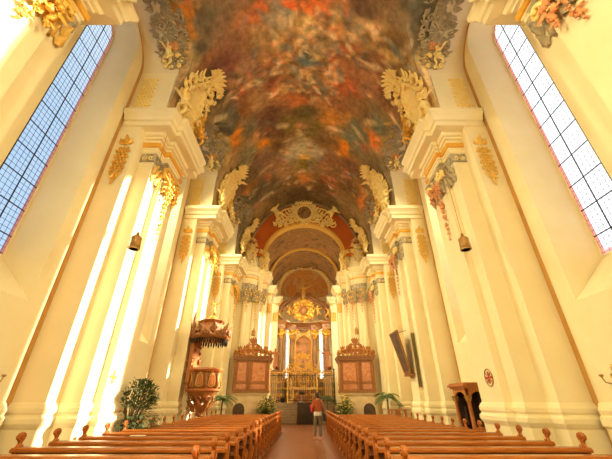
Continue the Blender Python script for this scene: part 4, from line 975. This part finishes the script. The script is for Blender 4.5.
for i in range(8):
    a=PI/8+2*PI*i/8; Fk=frame((PX+.85*math.cos(a),PYY+.85*math.sin(a),4.24),(-math.sin(a),math.cos(a),0),(0,0,1),(math.cos(a),math.sin(a),0))
    scroll(g,Fk,0,.2,.17,1.4,0,1,.05,.0); leaf(g,Fk,0,.1,PI/2,.45,.2,.4,.0); cscroll(g,lambda u,v,w=0.,a=a:Vector((PX+(.85-u)*math.cos(a),PYY+(.85-u)*math.sin(a),4.24+v)),(.05,.1),(.34,.66),-.2,.05)
    a+=PI/8; Fk=frame((PX+.92*math.cos(a),PYY+.92*math.sin(a),4.16),(-math.sin(a),math.cos(a),0),(0,0,1),(math.cos(a),math.sin(a),0)); scroll(g,Fk,-.12,.08,.1,1.3,0,1,.03,.02); scroll(g,Fk,.12,.08,.1,1.3,PI,-1,.03,.02); leaf(g,Fk,0,.05,PI/2,.25,.2,.3,.03)
g.build('scroll_crest',WOODD,ca_)
g=MB()
for i in range(40):
    a=2*PI*i/40; q=.82; x,y=PX+q*math.cos(a),PYY+q*math.sin(a); g.lathe([(.045,4.04),(.05,3.92),(.03,3.82+(i%2)*.06),(.005,3.76+(i%2)*.06)],(x,y,0),6)
o=g.build('tassel_fringe',BLACKI,ca_)
robed(2,GOLD,t,(PX,PYY,5.22),.78,0,'gilt_figure')
g=MB(); g.lathe([(.24,5.0),(.26,5.08),(.14,5.14),(.12,5.2),(.02,5.24)],(PX,PYY,0),10); g.build('figure_base',GOLD,t)
g=MB(); g.lathe([(.09,4.3),(.13,4.4),(.06,4.5),(.1,4.62),(.05,4.75),(.07,4.95),(.02,5.3)],(PX-.72,PYY-.45,0),8); g.build('flame_urn',WOODD,ca_)

# ------------------------------------------------------------------ wooden confessional on the right
cx0,cx1,cy0,cy1=5.74,6.52,12.36,13.55
t=thing('confessional','reddish wooden confessional with arched openings and dark inside, against the right wall','confessional',(6.15,12.9,0))
g=MB(); g.box((cx0,cy0,0),(cx1,cy1,.12)); g.box((cx1-.06,cy0,.1),(cx1,cy1,1.95)); g.box((cx0+.45,cy0+.06,.1),(cx1,cy0+.1,.62)); g.build('carcass',WOODR,t)
g=MB(); g.box((cx1-.1,cy0+.1,.12),(cx1-.06,cy1,1.8)); g.box((cx0+.12,cy1-.1,.12),(cx1,cy1,1.8)); g.box((cx0+.3,cy0+.7,.12),(cx1-.06,cy0+.78,1.75)); g.build('inner_lining',DARKW,t)
for (x,y) in ((cx0+.06,cy0+.06),(cx1-.1,cy0+.06),(cx0+.06,cy1-.06)):
    g=MB(); g.lathe([(.09,.1),(.09,.2),(.065,.26),(.06,1.45),(.08,1.5)],(x,y,0),12); c_=g.build('column',WOODR,t)
    g=MB(); g.lathe([(.07,1.48),(.11,1.58),(.12,1.64)],(x,y,0),10)
    for i in range(6):
        a=PI*i/3; leaf(g,frame((x+.07*math.cos(a),y+.07*math.sin(a),1.46),(-math.sin(a),math.cos(a),0),(0,0,1),(math.cos(a),math.sin(a),0)),0,0,PI/2,.17,.1,.5,.0)
    g.build('gilt_capital',BRASS,c_)
g=MB()
def spandrel(mb,F,w,h,h0,th):
    up=[(u,h) for u in np.linspace(0,w,15)]; lo=[(u,h0+ (h-.09-h0)*max(0,math.sin(PI*u/w))**.6) for u in np.linspace(0,w,15)]
    mb.grid([[F(u,v,0) for u,v in up],[F(u,v,0) for u,v in lo],[F(u,v,th) for u,v in lo],[F(u,v,th) for u,v in up]],False)
spandrel(g,frame((cx0+.1,cy0+.02,0),(1,0,0),(0,0,1),(0,1,0)),cx1-cx0-.14,1.86,1.5,.08)
spandrel(g,frame((cx0+.02,cy0+.1,0),(0,1,0),(0,0,1),(1,0,0)),cy1-cy0-.16,1.86,1.5,.08); g.build('arched_head',WOODR,t)
g=MB(); g.box((cx0-.04,cy0-.04,1.86),(cx1,cy1+.04,1.93)); g.box((cx0-.1,cy0-.1,1.93),(cx1,cy1+.08,2.0)); g.box((cx0-.04,cy0-.04,2.0),(cx1,cy1+.04,2.05)); 

g.build('cornice',WOODR,t)
g=MB(); g.box((cx1-.5,cy0+.9,.7),(cx1-.45,cy0+1.3,1.3)); g.build('curtain',DARKW,t); 
g=MB(); g.box((cx0+.02,cy0+.1,.12),(cx0+.07,cy1-.1,.62)); g.box((cx0+.07,cy0+.04,.12),(cx0+.4,cy0+.09,.7)); g.build('low_door',WOODR,t,.01)

# ------------------------------------------------------------------ pews
HL=1.75
def end_poly():
    return [(-.04,0),(-.07,.35),(-.11,.62),(-.13,.74),(-.125,.80),(-.085,.835),(-.07,.87),(-.10,.90),(-.145,.925),(-.15,.97),(-.115,1.01),(-.05,1.025),(.01,1.0),(.035,.955),(.02,.915),(-.005,.885),(-.012,.85),(.0,.81),(.05,.75),(.09,.66),(.16,.57),(.30,.535),(.40,.50),(.44,.43),(.41,.35),(.37,.25),(.39,.08),(.42,0)]
def make_pew():
    root=thing('pew','','pew',(0,0,0))
    for i,sx in enumerate((-1,1)):
        g=MB(); x=sx*HL; g.slab(end_poly(),(x-.025,0,0),(0,1,0),(0,0,1),(.05,0,0)); e=g.build('end_panel',WOODP,root,.012,True)
        g=MB()
        for f_ in (-1,1):
            Fp=frame((x+f_*.025,0,0),(0,1,0),(0,0,1),(f_,0,0)); scroll(g,Fp,-.055,.962,.05,1.3,PI/2,1,.009,.006); scroll(g,Fp,.33,.44,.06,1.3,0,-1,.012,.01); g.tube([Fp(.0,.84,.008),Fp(-.03,.7,.008),Fp(.0,.4,.008),Fp(.1,.12,.008),Fp(.3,.1,.008)],.012,5)
        g.build('carved_scroll',WOODP,e,0,True)
    g=MB(); g.add([(-HL,-.02,.14),(HL,-.02,.14),(HL,.01,.14),(-HL,.01,.14),(-HL,-.09,.78),(HL,-.09,.78),(HL,-.06,.78),(-HL,-.06,.78)],[(0,3,2,1),(4,5,6,7),(0,1,5,4),(1,2,6,5),(2,3,7,6),(3,0,4,7)]); g.build('backrest',WOODS,root,0,True)
    g=MB(); g.box((-HL,-.20,.775),(HL,.0,.815)); g.box((-HL,-.22,.745),(HL,-.17,.80)); g.build('top_rail',WOODP,root,.012,True)
    g=MB(); g.box((-HL,-.30,.60),(HL,-.075,.625)); g.box((-HL,-.31,.61),(HL,-.29,.66)); g.build('book_ledge',WOODS,root,.006,True)
    g=MB(); g.box((-HL,-.02,.42),(HL,.40,.455)); g.build('seat',WOODP,root,.01,True)
    g=MB(); g.box((-HL,-.42,.14),(HL,-.24,.19)); g.box((-HL,-.05,.04),(HL,-.02,.16)); g.build('kneeler',WOODS,root,.008,True)
    return root
ORDN=['nearest','second','third','fourth','fifth','sixth','seventh','eighth','ninth','tenth','eleventh','twelfth','thirteenth','fourteenth','fifteenth','sixteenth','seventeenth','eighteenth']
proto=make_pew(); first=True
NR=18
for s,sd in ((-1,'left'),(1,'right')):
    for k in range(NR):
        y=4.62+.875*k
        o=proto if first else copy_tree(proto); first=False
        o.location=(s*3.0,y,0)
        o['label']=('carved oak pew %s of the aisle, '%sd)+('nearest to the camera, cut by the lower edge' if k==0 else 'farthest one, just before the loft' if k==NR-1 else '%s row from the camera'%ORDN[k])
        o['group']='oak pews %s of the aisle'%sd
g=MB(); g.obox(Matrix.Translation((-3.55,8.02,.826))@Matrix.Rotation(.15,4,'Z'),.30,.13,.012); tag(g.build('paper_leaflet',PAPER),'white leaflet lying on the top rail of a left pew','leaflet')

# ------------------------------------------------------------------ plants
def leafblade(mb,p,d,ln,wd,rnd,droop=.3):
    d=Vector(d).normalized(); up=Vector((0,0,1)); sd=d.cross(up)
    if sd.length<.1: sd=Vector((1,0,0))
    sd.normalize(); nn=sd.cross(d).normalized(); rows=[]
    for t_,w_ in ((0,.12),(.35,1),(.7,.75),(1,.05)):
        c=Vector(p)+d*ln*t_-up*(droop*ln*t_*t_); rows.append([c-sd*wd*w_*.5,c+nn*wd*.18*w_,c+sd*wd*w_*.5])
    mb.grid(rows,False)
def bush(loc,h,r,label,seed):
    t=thing('leafy_bush',label,'plant',loc); rnd=random.Random(seed); L0=Vector(loc)
    g=MB(); g.lathe([(.12,0),(.15,.35),(.165,.4),(.13,.4)],L0,14); g.build('pot',POTM,t)
    st=MB(); fo=MB()
    tips=[]
    for i in range(16):
        a=rnd.uniform(0,6.28); q=r*rnd.uniform(.25,.8); hh=h*rnd.uniform(.62,.9)
        p1=L0+Vector((q*.3*math.cos(a),q*.3*math.sin(a),h*.4)); p2=L0+Vector((q*math.cos(a),q*math.sin(a),hh)); st.tube([L0+Vector((0,0,.35)),p1,p2],[.03,.02,.008],5); tips.append(p2)
    for i in range(2100):
        if i<1600:
            a=rnd.uniform(0,6.28); ph=math.asin(rnd.uniform(-.75,1)); q=r*rnd.uniform(.62,1.0)
            c=L0+Vector((q*math.cos(ph)*math.cos(a),q*math.cos(ph)*math.sin(a),h*.70+q*.85*math.sin(ph)))
            if noise.noise(c*4.5)<-.22 or abs(c.x)>5.08 and c.y<10.85: continue
        else:
            a=rnd.uniform(0,6.28); q=r*1.02*math.sqrt(rnd.random()); c=L0+Vector((q*math.cos(a)+.2,q*math.sin(a),rnd.uniform(.3,h*.52)))
        d=(c-(L0+Vector((0,0,h*.5)))).normalized()+Vector((rnd.uniform(-.7,.7),rnd.uniform(-.7,.7),rnd.uniform(-.3,.5)))
        leafblade(fo,c,d,rnd.uniform(.09,.17),rnd.uniform(.045,.075),rnd)
    st.build('stem',BARK,t); fo.build('foliage',LEAF,t)
def palm(loc,h,r,label,seed,pot=POTB,nf=16,m=LEAF2,ph=.32):
    t=thing('potted_palm',label,'plant',loc); rnd=random.Random(seed); L0=Vector(loc)
    g=MB(); g.lathe([(.13,0),(.17,ph*.8),(.19,ph),(.15,ph)],L0,14); g.build('pot',pot,t)
    g=MB(); g.tube([L0+Vector((0,0,ph)),L0+Vector((.02,.02,h*.55)),L0+Vector((0,0,h*.68))],[.05,.04,.035],7); g.build('stem',BARK,t)
    for i in range(nf):
        a=2*PI*i/nf+rnd.uniform(-.2,.2); e=rnd.uniform(.2,1.1); ln=r*rnd.uniform(.85,1.15); g=MB(); pts=[]
        for k in range(9):
            q=k/8; pts.append(L0+Vector((0,0,h*.66))+Vector((math.cos(a)*ln*q*math.cos(e*.4),math.sin(a)*ln*q*math.cos(e*.4),ln*(math.sin(e)*q*1.1-.85*q*q))))
        g.tube(pts,[.012*(1-.7*k/8) for k in range(9)],5)
        for k in range(1,9):
            tn=(pts[k]-pts[k-1]).normalized(); sd=tn.cross(Vector((0,0,1))).normalized()
            for q in (-1,1):
                for z_ in (0,.5):
                    leafblade(g,pts[k-1].lerp(pts[k],z_),tn*.8+sd*q,.17*r/.6*(1.1-.09*k)+.03,.028*r/.6,rnd,.35)
        g.build('frond',m,t)
bush((-4.97,10.45,0),2.2,.62,'big dark green leafy bush beside the sunlit left pilaster',3)
palm((-4.75,20.6,0),2.3,.85,'small potted palm at the left, past the pulpit and below the loft',5)
palm((5.0,21.3,0),2.5,.85,'potted palm with feathery fronds at the right, beside the wooden stools',6,POTB,18,LEAF2,.75)
palm((-1.75,28.45,1.3),1.5,.6,'dark green plant behind the gate, left of the steps',8,POTB,16,LEAF)
palm((1.6,24.5,0),2.5,.75,'tall dark palm standing at the right of the steps, behind the person',9,POTB,18,LEAF,.6)
def bouquet(loc,h,r,label,seed):
    t=thing('flower_arrangement',label,'flowers',loc); rnd=random.Random(seed); L0=Vector(loc)
    g=MB(); g.lathe([(.16,0),(.2,.05),(.09,.2),(.2,.5),(.24,h*.36)],L0,14); g.build('vase',BRASS,t)
    fo=MB(); st=MB()
    fl=[]
    for i in range(420):
        a=rnd.uniform(0,6.28); q=r*math.sqrt(rnd.random()); zz=h*(.36+.62*rnd.random()*(1-.75*(q/r)**2)); c=L0+Vector((q*math.cos(a),q*math.sin(a),zz)); leafblade(fo,c,Vector((math.cos(a),math.sin(a),rnd.uniform(-.2,1.2))),rnd.uniform(.12,.24),.06,rnd)
    for i in range(90):
        a=rnd.uniform(0,6.28); q=r*rnd.uniform(.2,1); c=L0+Vector((q*math.cos(a),q*math.sin(a),h*(.36+.6*(1-.5*(q/r)**2)*rnd.uniform(.15,1)))); st.tube([L0+Vector((0,0,h*.34)),L0.lerp(c,.6)+Vector((0,0,.15)),c],.008,4); fl.append(c)
    fo.build('foliage',LEAF2,t); st.build('stem',LEAF,t)
    for i,c in enumerate(fl[:80]):
        g=MB(); g.ball(c,(.035,.035,.03),6,4)
        for k in range(6):
            a=2*PI*k/6; leafblade(g,c,(math.cos(a),math.sin(a)-.5,.5),.12,.075,rnd,.2)
        g.build('flower',YFLOW,t)
bouquet((-2.4,22.85,0),2.0,.62,'tall arrangement of yellow flowers and leaves before the left loft',3)
bouquet((2.6,22.85,0),1.95,.5,'tall arrangement of cream and yellow flowers before the right loft',4)
for x,lb_ in ((2.15,'nearer the aisle'),(2.75,'farther from the aisle')):
    t=thing('flower_tub','low black tub of dark leaves below the right flowers, %s'%lb_,'tub',(x,22.0,0))
    g=MB(); g.lathe([(.2,0),(.27,.5),(.3,.6),(.25,.6)],(x,22,0),14); g.build('tub',POTB,t); g=MB(); rnd=random.Random(int(x*10))
    for i in range(120):
        a=rnd.uniform(0,6.28); e=rnd.uniform(0,1.5); leafblade(g,(x+.12*math.cos(a),22+.12*math.sin(a),.62),(math.cos(a)*math.cos(e),math.sin(a)*math.cos(e),math.sin(e)),rnd.uniform(.12,.2),.06,rnd)
    g.build('foliage',LEAF,t)
# wooden stools on the right
for i,(x,y,lb_) in enumerate(((4.95,20.05,'the one nearer the aisle'),(5.5,20.2,'the one nearer the wall'))):
    t=thing('stool','low reddish wooden stool behind the right pews, %s'%lb_,'stool',(x,y,0)); g=MB(); g.box((x-.24,y-.2,1.0),(x+.24,y+.2,1.05)); g.build('seat',WOODR,t,.01)
    for sx in (-1,1):
        for sy in (-1,1): g=MB(); g.tube([(x+sx*.24,y+sy*.19,0),(x+sx*.19,y+sy*.15,1.0)],[.028,.032],8); g.build('leg',WOODR,t)
    g=MB()
    for sy in (-1,1): g.box((x-.22,y+sy*.17-.015,.5),(x+.22,y+sy*.17+.015,.54))
    g.build('stretcher',WOODR,t)

# ------------------------------------------------------------------ lanterns, painting, board, sconces, cables
def lantern(x,y,z,ztop,label,sc=1.):
    t=thing('hanging_lantern',label,'lantern',(x,y,z))
    g=MB(); g.lathe([(.16,0),(.17,.03),(.145,.06),(.13,.3),(.15,.33),(.15,.37),(.09,.42),(.05,.46),(.045,.52),(.02,.56)],(0,0,0),16,Matrix.Scale(sc,4)); b_=g.build('bell_shade',BRASS,t,0,True)
    g=MB(); g.lathe([(.13,.0),(.135,.015),(.02,.02)],(0,0,0),14,Matrix.Scale(sc,4)); g.build('bottom_glass',POTB,b_,0,True)
    g=MB()
    for i in range(8):
        a=PI*i/4; g.tube([(sc*.16*math.cos(a),sc*.16*math.sin(a),sc*.04),(sc*.142*math.cos(a),sc*.142*math.sin(a),sc*.32)],.008*sc,4)
    g.build('rib',BRASS,b_,0,True)
    g=MB(); g.tube([(0,0,.54*sc),(0,0,ztop-z)],.009,5); g.build('cable',BRASS,t,0,True)
lantern(4.93,8.52,5.48,9.9,'bell-shaped brass lantern hanging on a cable before the right pilaster')
lantern(-4.93,8.2,5.35,9.9,'bell-shaped brass lantern hanging on a cable before the sunlit left pilaster')
lantern(3.75,22.9,5.6,10.2,'small dark lantern hanging in front of the right panelled loft\'s crest',.9)
lantern(-3.6,22.9,5.5,10.2,'small dark lantern hanging in front of the left panelled loft\'s crest',.9)
for s,lb_ in ((-1,'left'),(1,'right')):
    g=MB(); x=s*4.25; g.tube([(x,7.3,12.3),(x,7.3,vz(x)+.3)],.012,5); tag(g.build('ceiling_cable',STEEL),'thin cable hanging from the painted ceiling near the %s golden cartouche'%lb_,'cable')
# leaning painting
t=thing('leaning_painting','dark framed canvas leaning out from the third right pilaster','painting',(5.1,16.3,2.6))
A_=Vector((5.0,15.9,2.65)); B_=Vector((5.0,16.75,2.65)); Cc=Vector((4.55,16.95,4.5)); Dd=Vector((4.62,15.82,4.5)); nn=Vector((-.95,0,-.2)).normalized()
g=MB(); g.add([A_,B_,Cc,Dd,A_+nn*.05,B_+nn*.05,Cc+nn*.05,Dd+nn*.05],[(0,1,2,3),(7,6,5,4),(0,4,5,1),(1,5,6,2),(2,6,7,3),(3,7,4,0)]); g.build('canvas',CANVASD,t)
g=MB()
q=[p+nn*.03 for p in (A_,B_,Cc,Dd)]
for i in range(4): g.tube([q[i],q[(i+1)%4]],.05,6)
g.build('frame',WOODD,t)
g=MB(); g.box((4.9,16.0,2.5),(5.2,16.7,2.58)); g.tube([(5.2,16.3,4.6),(4.62,16.35,4.45)],.015,5); g.build('bracket',WOODD,t)
g=MB(); g.box((5.22,15.69,2.05),(5.36,15.75,4.35)); b0_=thing('wall_board','tall narrow olive board on the third right pilaster','board',(5.29,15.72,2.05)); g.build('board',SLOT,b0_); g=MB(); 
for z in (2.03,4.35): g.box((5.21,15.68,z-.02),(5.37,15.75,z+.03))
g.build('end_rail',BRASS,b0_)
for s,lb_ in ((-1,'left'),(1,'right')):
    y=7.2 if s>0 else 7.22; t=thing('wall_sconce','ornate gilt candle sconce at the %s edge of the picture'%lb_,'sconce',(s*X4,y,1.95))
    F=frame((s*X4,y,1.95),(0,1,0),(0,0,1),(-s,0,0)); g=MB(); rocaille(g,F,.22,.4,12,8,.02,.04,10); g.build('backplate',GOLD if s>0 else BRASS,t)
    for u in (-.08,.08):
        g=MB(); g.tube([F(0,-.08,.03),F(u*.8,-.16,.12),F(u*1.6,-.12,.22),F(u*1.8,-.02,.24)],.014,6); g.lathe([(.02,0),(.045,.03),(.04,.05)],F(u*1.8,-.02,.24),8); a_=g.build('arm',BRASS,t); g=MB(); g.lathe([(.014,0.04),(.014,.16),(.004,.18)],F(u*1.8,-.02,.24),6); g.build('candle',WAX,a_)

# ------------------------------------------------------------------ the visitor
PP=Vector((.62,15.9,0))
t=thing('person','person seen from behind in a rust brown jacket and grey trousers, standing in the aisle','person',PP)
def P_(x,y,z): return (x,y,z)
body={'pel':((0,0,.95),(.13,.10)),'waist':((0,-.005,1.10),(.125,.09)),'chest':((0,-.01,1.32),(.135,.10)),'sh':((0,-.015,1.46),(.09,.075)),'neck':((0,-.005,1.56),(.055,.055)),'hd':((0,.012,1.64),(.070,.082)),'hd2':((0,.010,1.71),(.076,.092)),'hd3':((0,.0,1.775),(.055,.066)),
 'nose':((0,.105,1.665),(.012,.012)),
 'ls':((-.165,-.01,1.44),(.060,.060)),'le':((-.215,-.05,1.17),(.043,.043)),'lw':((-.19,.17,1.13),(.029,.027)),'lh':((-.165,.235,1.14),(.036,.018)),
 'rs':((.165,-.01,1.44),(.060,.060)),'re':((.215,-.06,1.16),(.043,.043)),'rw':((.24,.12,1.06),(.029,.027)),'rh':((.23,.185,1.05),(.036,.018)),
 'lhip':((-.095,0,.90),(.098,.095)),'lk':((-.115,.02,.50),(.060,.060)),'la':((-.125,-.01,.10),(.038,.042)),'lt':((-.14,.15,.045),(.036,.028)),
 'rhip':((.095,0,.90),(.098,.095)),'rk':((.105,.02,.50),(.060,.060)),'ra':((.11,-.01,.10),(.038,.042)),'rt':((.125,.15,.045),(.036,.028))}
ed=[('pel','waist'),('waist','chest'),('chest','sh'),('sh','neck'),('neck','hd'),('hd','hd2'),('hd2','hd3'),('hd','nose'),('sh','ls'),('ls','le'),('le','lw'),('lw','lh'),('sh','rs'),('rs','re'),('re','rw'),('rw','rh'),('pel','lhip'),('lhip','lk'),('lk','la'),('la','lt'),('pel','rhip'),('rhip','rk'),('rk','ra'),('ra','rt')]
bo=skin_obj('body',body,ed,'pel',SKIN,t,2)
def fingers(hand,fwd,side,up,name):
    o=None
    for i,(off_,ln) in enumerate(((-.028,.070),(-.010,.080),(.010,.074),(.027,.058))):
        b_=Vector(hand)+side*off_+fwd*.02; n={'a':(tuple(b_),(.009,.009)),'b':(tuple(b_+fwd*ln*.45-up*.004),(.0085,.0085)),'c':(tuple(b_+fwd*ln*.75-up*.016),(.008,.008)),'d':(tuple(b_+fwd*ln*.92-up*.036),(.006,.006))}
        skin_obj(name,n,[('a','b'),('b','c'),('c','d')],'a',SKIN,bo,1)
    b_=Vector(hand)-fwd*.02+side*.03; n={'a':(tuple(b_),(.011,.011)),'b':(tuple(b_+side*.028+fwd*.02),(.010,.010)),'c':(tuple(b_+side*.03+fwd*.055-up*.01),(.007,.007))}
    skin_obj('thumb',n,[('a','b'),('b','c')],'a',SKIN,bo,1)
fingers(body['lh'][0],Vector((.36,.93,0)).normalized(),Vector((.93,-.36,0)).normalized(),Vector((0,0,1)),'finger')
fingers(body['rh'][0],Vector((-.15,.98,-.1)).normalized(),Vector((-.98,-.15,0)).normalized(),Vector((0,0,1)),'finger')
jk={k:(v[0],tuple(q+.022 for q in v[1])) for k,v in body.items() if k in ('waist','chest','sh','ls','le','lw','rs','re','rw')}
jk['hem']=((0,-.005,1.0),(.158,.122)); jk['waist']=((0,-.005,1.12),(.150,.115)); jk['chest']=((0,-.012,1.32),(.158,.120)); jk['col']=((0,-.012,1.53),(.072,.07))
jo=skin_obj('jacket',jk,[('hem','waist'),('waist','chest'),('chest','sh'),('sh','col'),('sh','ls'),('ls','le'),('le','lw'),('sh','rs'),('rs','re'),('re','rw')],'chest',JACKET,t,2)
tr={k:(v[0],tuple(q+.014 for q in v[1])) for k,v in body.items() if k in ('pel','lhip','lk','rhip','rk')}
tr['la']=((-.125,-.008,.11),(.062,.066)); tr['ra']=((.11,-.008,.11),(.062,.066)); tr['top']=((0,-.004,1.03),(.142,.105))
skin_obj('trousers',tr,[('top','pel'),('pel','lhip'),('lhip','lk'),('lk','la'),('pel','rhip'),('rhip','rk'),('rk','ra')],'pel',TROUS,t,2)
g=MB(); rg=[]
for z,q in ((.90,.158),(.93,.165),(1.0,.162),(1.05,.15)): rg.append([Vector((q*1.08*math.cos(2*PI*i/24),-.004+q*.86*math.sin(2*PI*i/24),z)) for i in range(24)])
g.rings(rg,True,False,True); g.build('shirt_hem',SHIRT,t,0,True)
for x in (-.13,.115):
    skin_obj('shoe',{'h':((x,-.04,.05),(.046,.05)),'m':((x-.004,.05,.045),(.045,.042)),'t':((x-.012,.16,.035),(.046,.033)),'tt':((x-.016,.205,.03),(.03,.024))},[('h','m'),('m','t'),('t','tt')],'m',SHOE,t,2)
g=MB(); g.ball((0,-.014,1.715),(.090,.106,.112),16,12); g.ball((0,-.05,1.655),(.078,.062,.09),14,10); g.build('hair',HAIR,t,0,True)
for x in (-.03,.03):
    g=MB(); g.ball((x,.088,1.70),.011,8,6); g.build('eye',SHIRT,bo,0,True); g=MB(); g.ball((x*2.75,.0,1.685),(.012,.024,.034),8,6); g.build('ear',SKIN,bo,0,True)
g=MB(); g.tube([(-.024,.088,1.622),(0,.096,1.62),(.024,.088,1.622)],[.004,.007,.004],6); g.build('mouth',mat('lips',(170,96,84),.5),bo,0,True)
o=thing('shoulder_bag','black shoulder bag hanging at the person\'s right hip','bag',PP+Vector((.27,-.02,.72)))
g=MB(); g.box((-.05,-.15,0),(.06,.15,.28)); g.build('pouch',BLACKL,o,.03,True); g=MB(); g.tube([(0,-.13,.26),(-.06,-.17,.5),(-.16,-.15,.72),(-.2,-.02,.80),(-.16,.13,.7),(-.05,.16,.5),(0,.13,.26)],.014,6); g.build('strap',BLACKL,o,0,True)
o=thing('red_bag','red cloth bag hung at the person\'s left side','bag',PP+Vector((-.24,.14,.96)))
skin_obj('pouch',{'a':((0,.0,.04),(.05,.10)),'b':((0,0,.2),(.065,.13)),'c':((.01,0,.38),(.035,.10))},[('a','b'),('b','c')],'b',REDC,o,2)
g=MB(); g.tube([(0,-.08,.36),(.06,-.13,.46),(.14,-.08,.545),(.17,.0,.56),(.14,.1,.5),(.06,.14,.42),(0,.08,.36)],.013,6); g.build('strap',REDC,o,0,True)

# ------------------------------------------------------------------ camera
cam=bpy.data.cameras.new('camera'); co=bpy.data.objects.new('camera',cam); COL.objects.link(co)
co.location=(.06,0,1.5); co.rotation_euler=(PI/2+math.atan(170.5/310.5),0,0); cam.sensor_width=36; cam.lens=310.5/612*36; cam.shift_x=1/612; cam.clip_end=200
SC.camera=co

# ------------------------------------------------------------------ light: sky, sun, daylight at the windows, added fill from the west
wd=bpy.data.worlds.new('sky'); SC.world=wd; wd.use_nodes=True; nt=wd.node_tree; N=nt.nodes; L=nt.links
bg=N['Background']; tc=N.new('ShaderNodeTexCoord'); sp=N.new('ShaderNodeSeparateXYZ'); L.new(tc.outputs['Generated'],sp.inputs[0])
mr=N.new('ShaderNodeMapRange'); mr.inputs['From Min'].default_value=-.6; mr.inputs['From Max'].default_value=.0; L.new(sp.outputs['X'],mr.inputs['Value'])
rp=N.new('ShaderNodeValToRGB'); rp.color_ramp.elements[0].color=(.54,.75,1.0,1); rp.color_ramp.elements[1].color=(1.7,1.68,1.64,1); L.new(mr.outputs['Result'],rp.inputs['Fac']); L.new(rp.outputs['Color'],bg.inputs['Color']); bg.inputs['Strength'].default_value=1.0
def light(kind,name,loc,to,power,col,size=None,sy=None,**k):
    l=bpy.data.lights.new(name,kind); l.energy=power; l.color=col
    if kind=='AREA': l.shape='RECTANGLE'; l.size=size; l.size_y=sy
    o=bpy.data.objects.new(name,l); COL.objects.link(o); o.location=loc
    o.rotation_euler=(Vector(to)-Vector(loc)).to_track_quat('-Z','Y').to_euler() if kind!='POINT' else (0,0,0)
    for a,v in k.items(): setattr(l,a,v)
    return o
sd=Vector((-12.9,-3.9,-6.1)).normalized()
light('SUN','sun',(30,12,20),Vector((30,12,20))+sd,SUN,(1.,.93,.74),angle=.009)
WARM=(1.,.87,.48)
for c in BY:
    if c!=BY[1]: light('AREA','window_daylight',(XG+.6,c,10.2),(XG-.6,c,9.1),(PWR0 if c==BY[0] else PWR),WARM,1.6,8.,spread=SPR)
    if c!=BY[1]: light('AREA','window_daylight',(-XG-.6,c,10.2),(-XG+.6,c,9.1),(PWL0 if c==BY[0] else PWL),WARM,1.6,8.,spread=SPR)
light('AREA','west_fill_light',(0,Y0-.6,8),(0,Y0+1,7.8),PWW,WARM,3.2,8.)  # added fill for camera-facing surfaces, shining through the added west opening
for s in (-1,1):
    for y in (27.4,31.6): light('AREA','chancel_window_daylight',(s*(CW+.6),y,7.3),(s*(CW-1),y,7),PWC,(1.,.76,.40),1.8,7.4)
for s in (-1,1): light('SPOT','altar_spotlight',(s*2.6,24.9,11.6),(0,33.2,8.2),PSP,(1.,.80,.50),spot_size=.75,spot_blend=.7,shadow_soft_size=.12)
for s in (-1,1):
    light('SPOT','choir_spotlight',(s*4.5,17.2,11.3),(-s*3.6,24.6,6.5),PCH,(1.,.78,.42),spot_size=1.1,spot_blend=.8,shadow_soft_size=.15)
    light('AREA','apse_window_daylight',(s*2.2,37.3,6.5),(s*.6,34,6.2),PAP,(1.,.80,.48),1.0,6.)
SC.view_settings.view_transform='Standard'; SC.view_settings.look='None'; SC.view_settings.gamma=1; SC.view_settings.use_curve_mapping=False; SC.view_settings.exposure=.06
SC.cycles.max_bounces=14; SC.cycles.diffuse_bounces=7; SC.cycles.transparent_max_bounces=16; SC.cycles.sample_clamp_indirect=6; SC.cycles.use_denoising=True
SC.cycles.caustics_reflective=False; SC.cycles.caustics_refractive=False
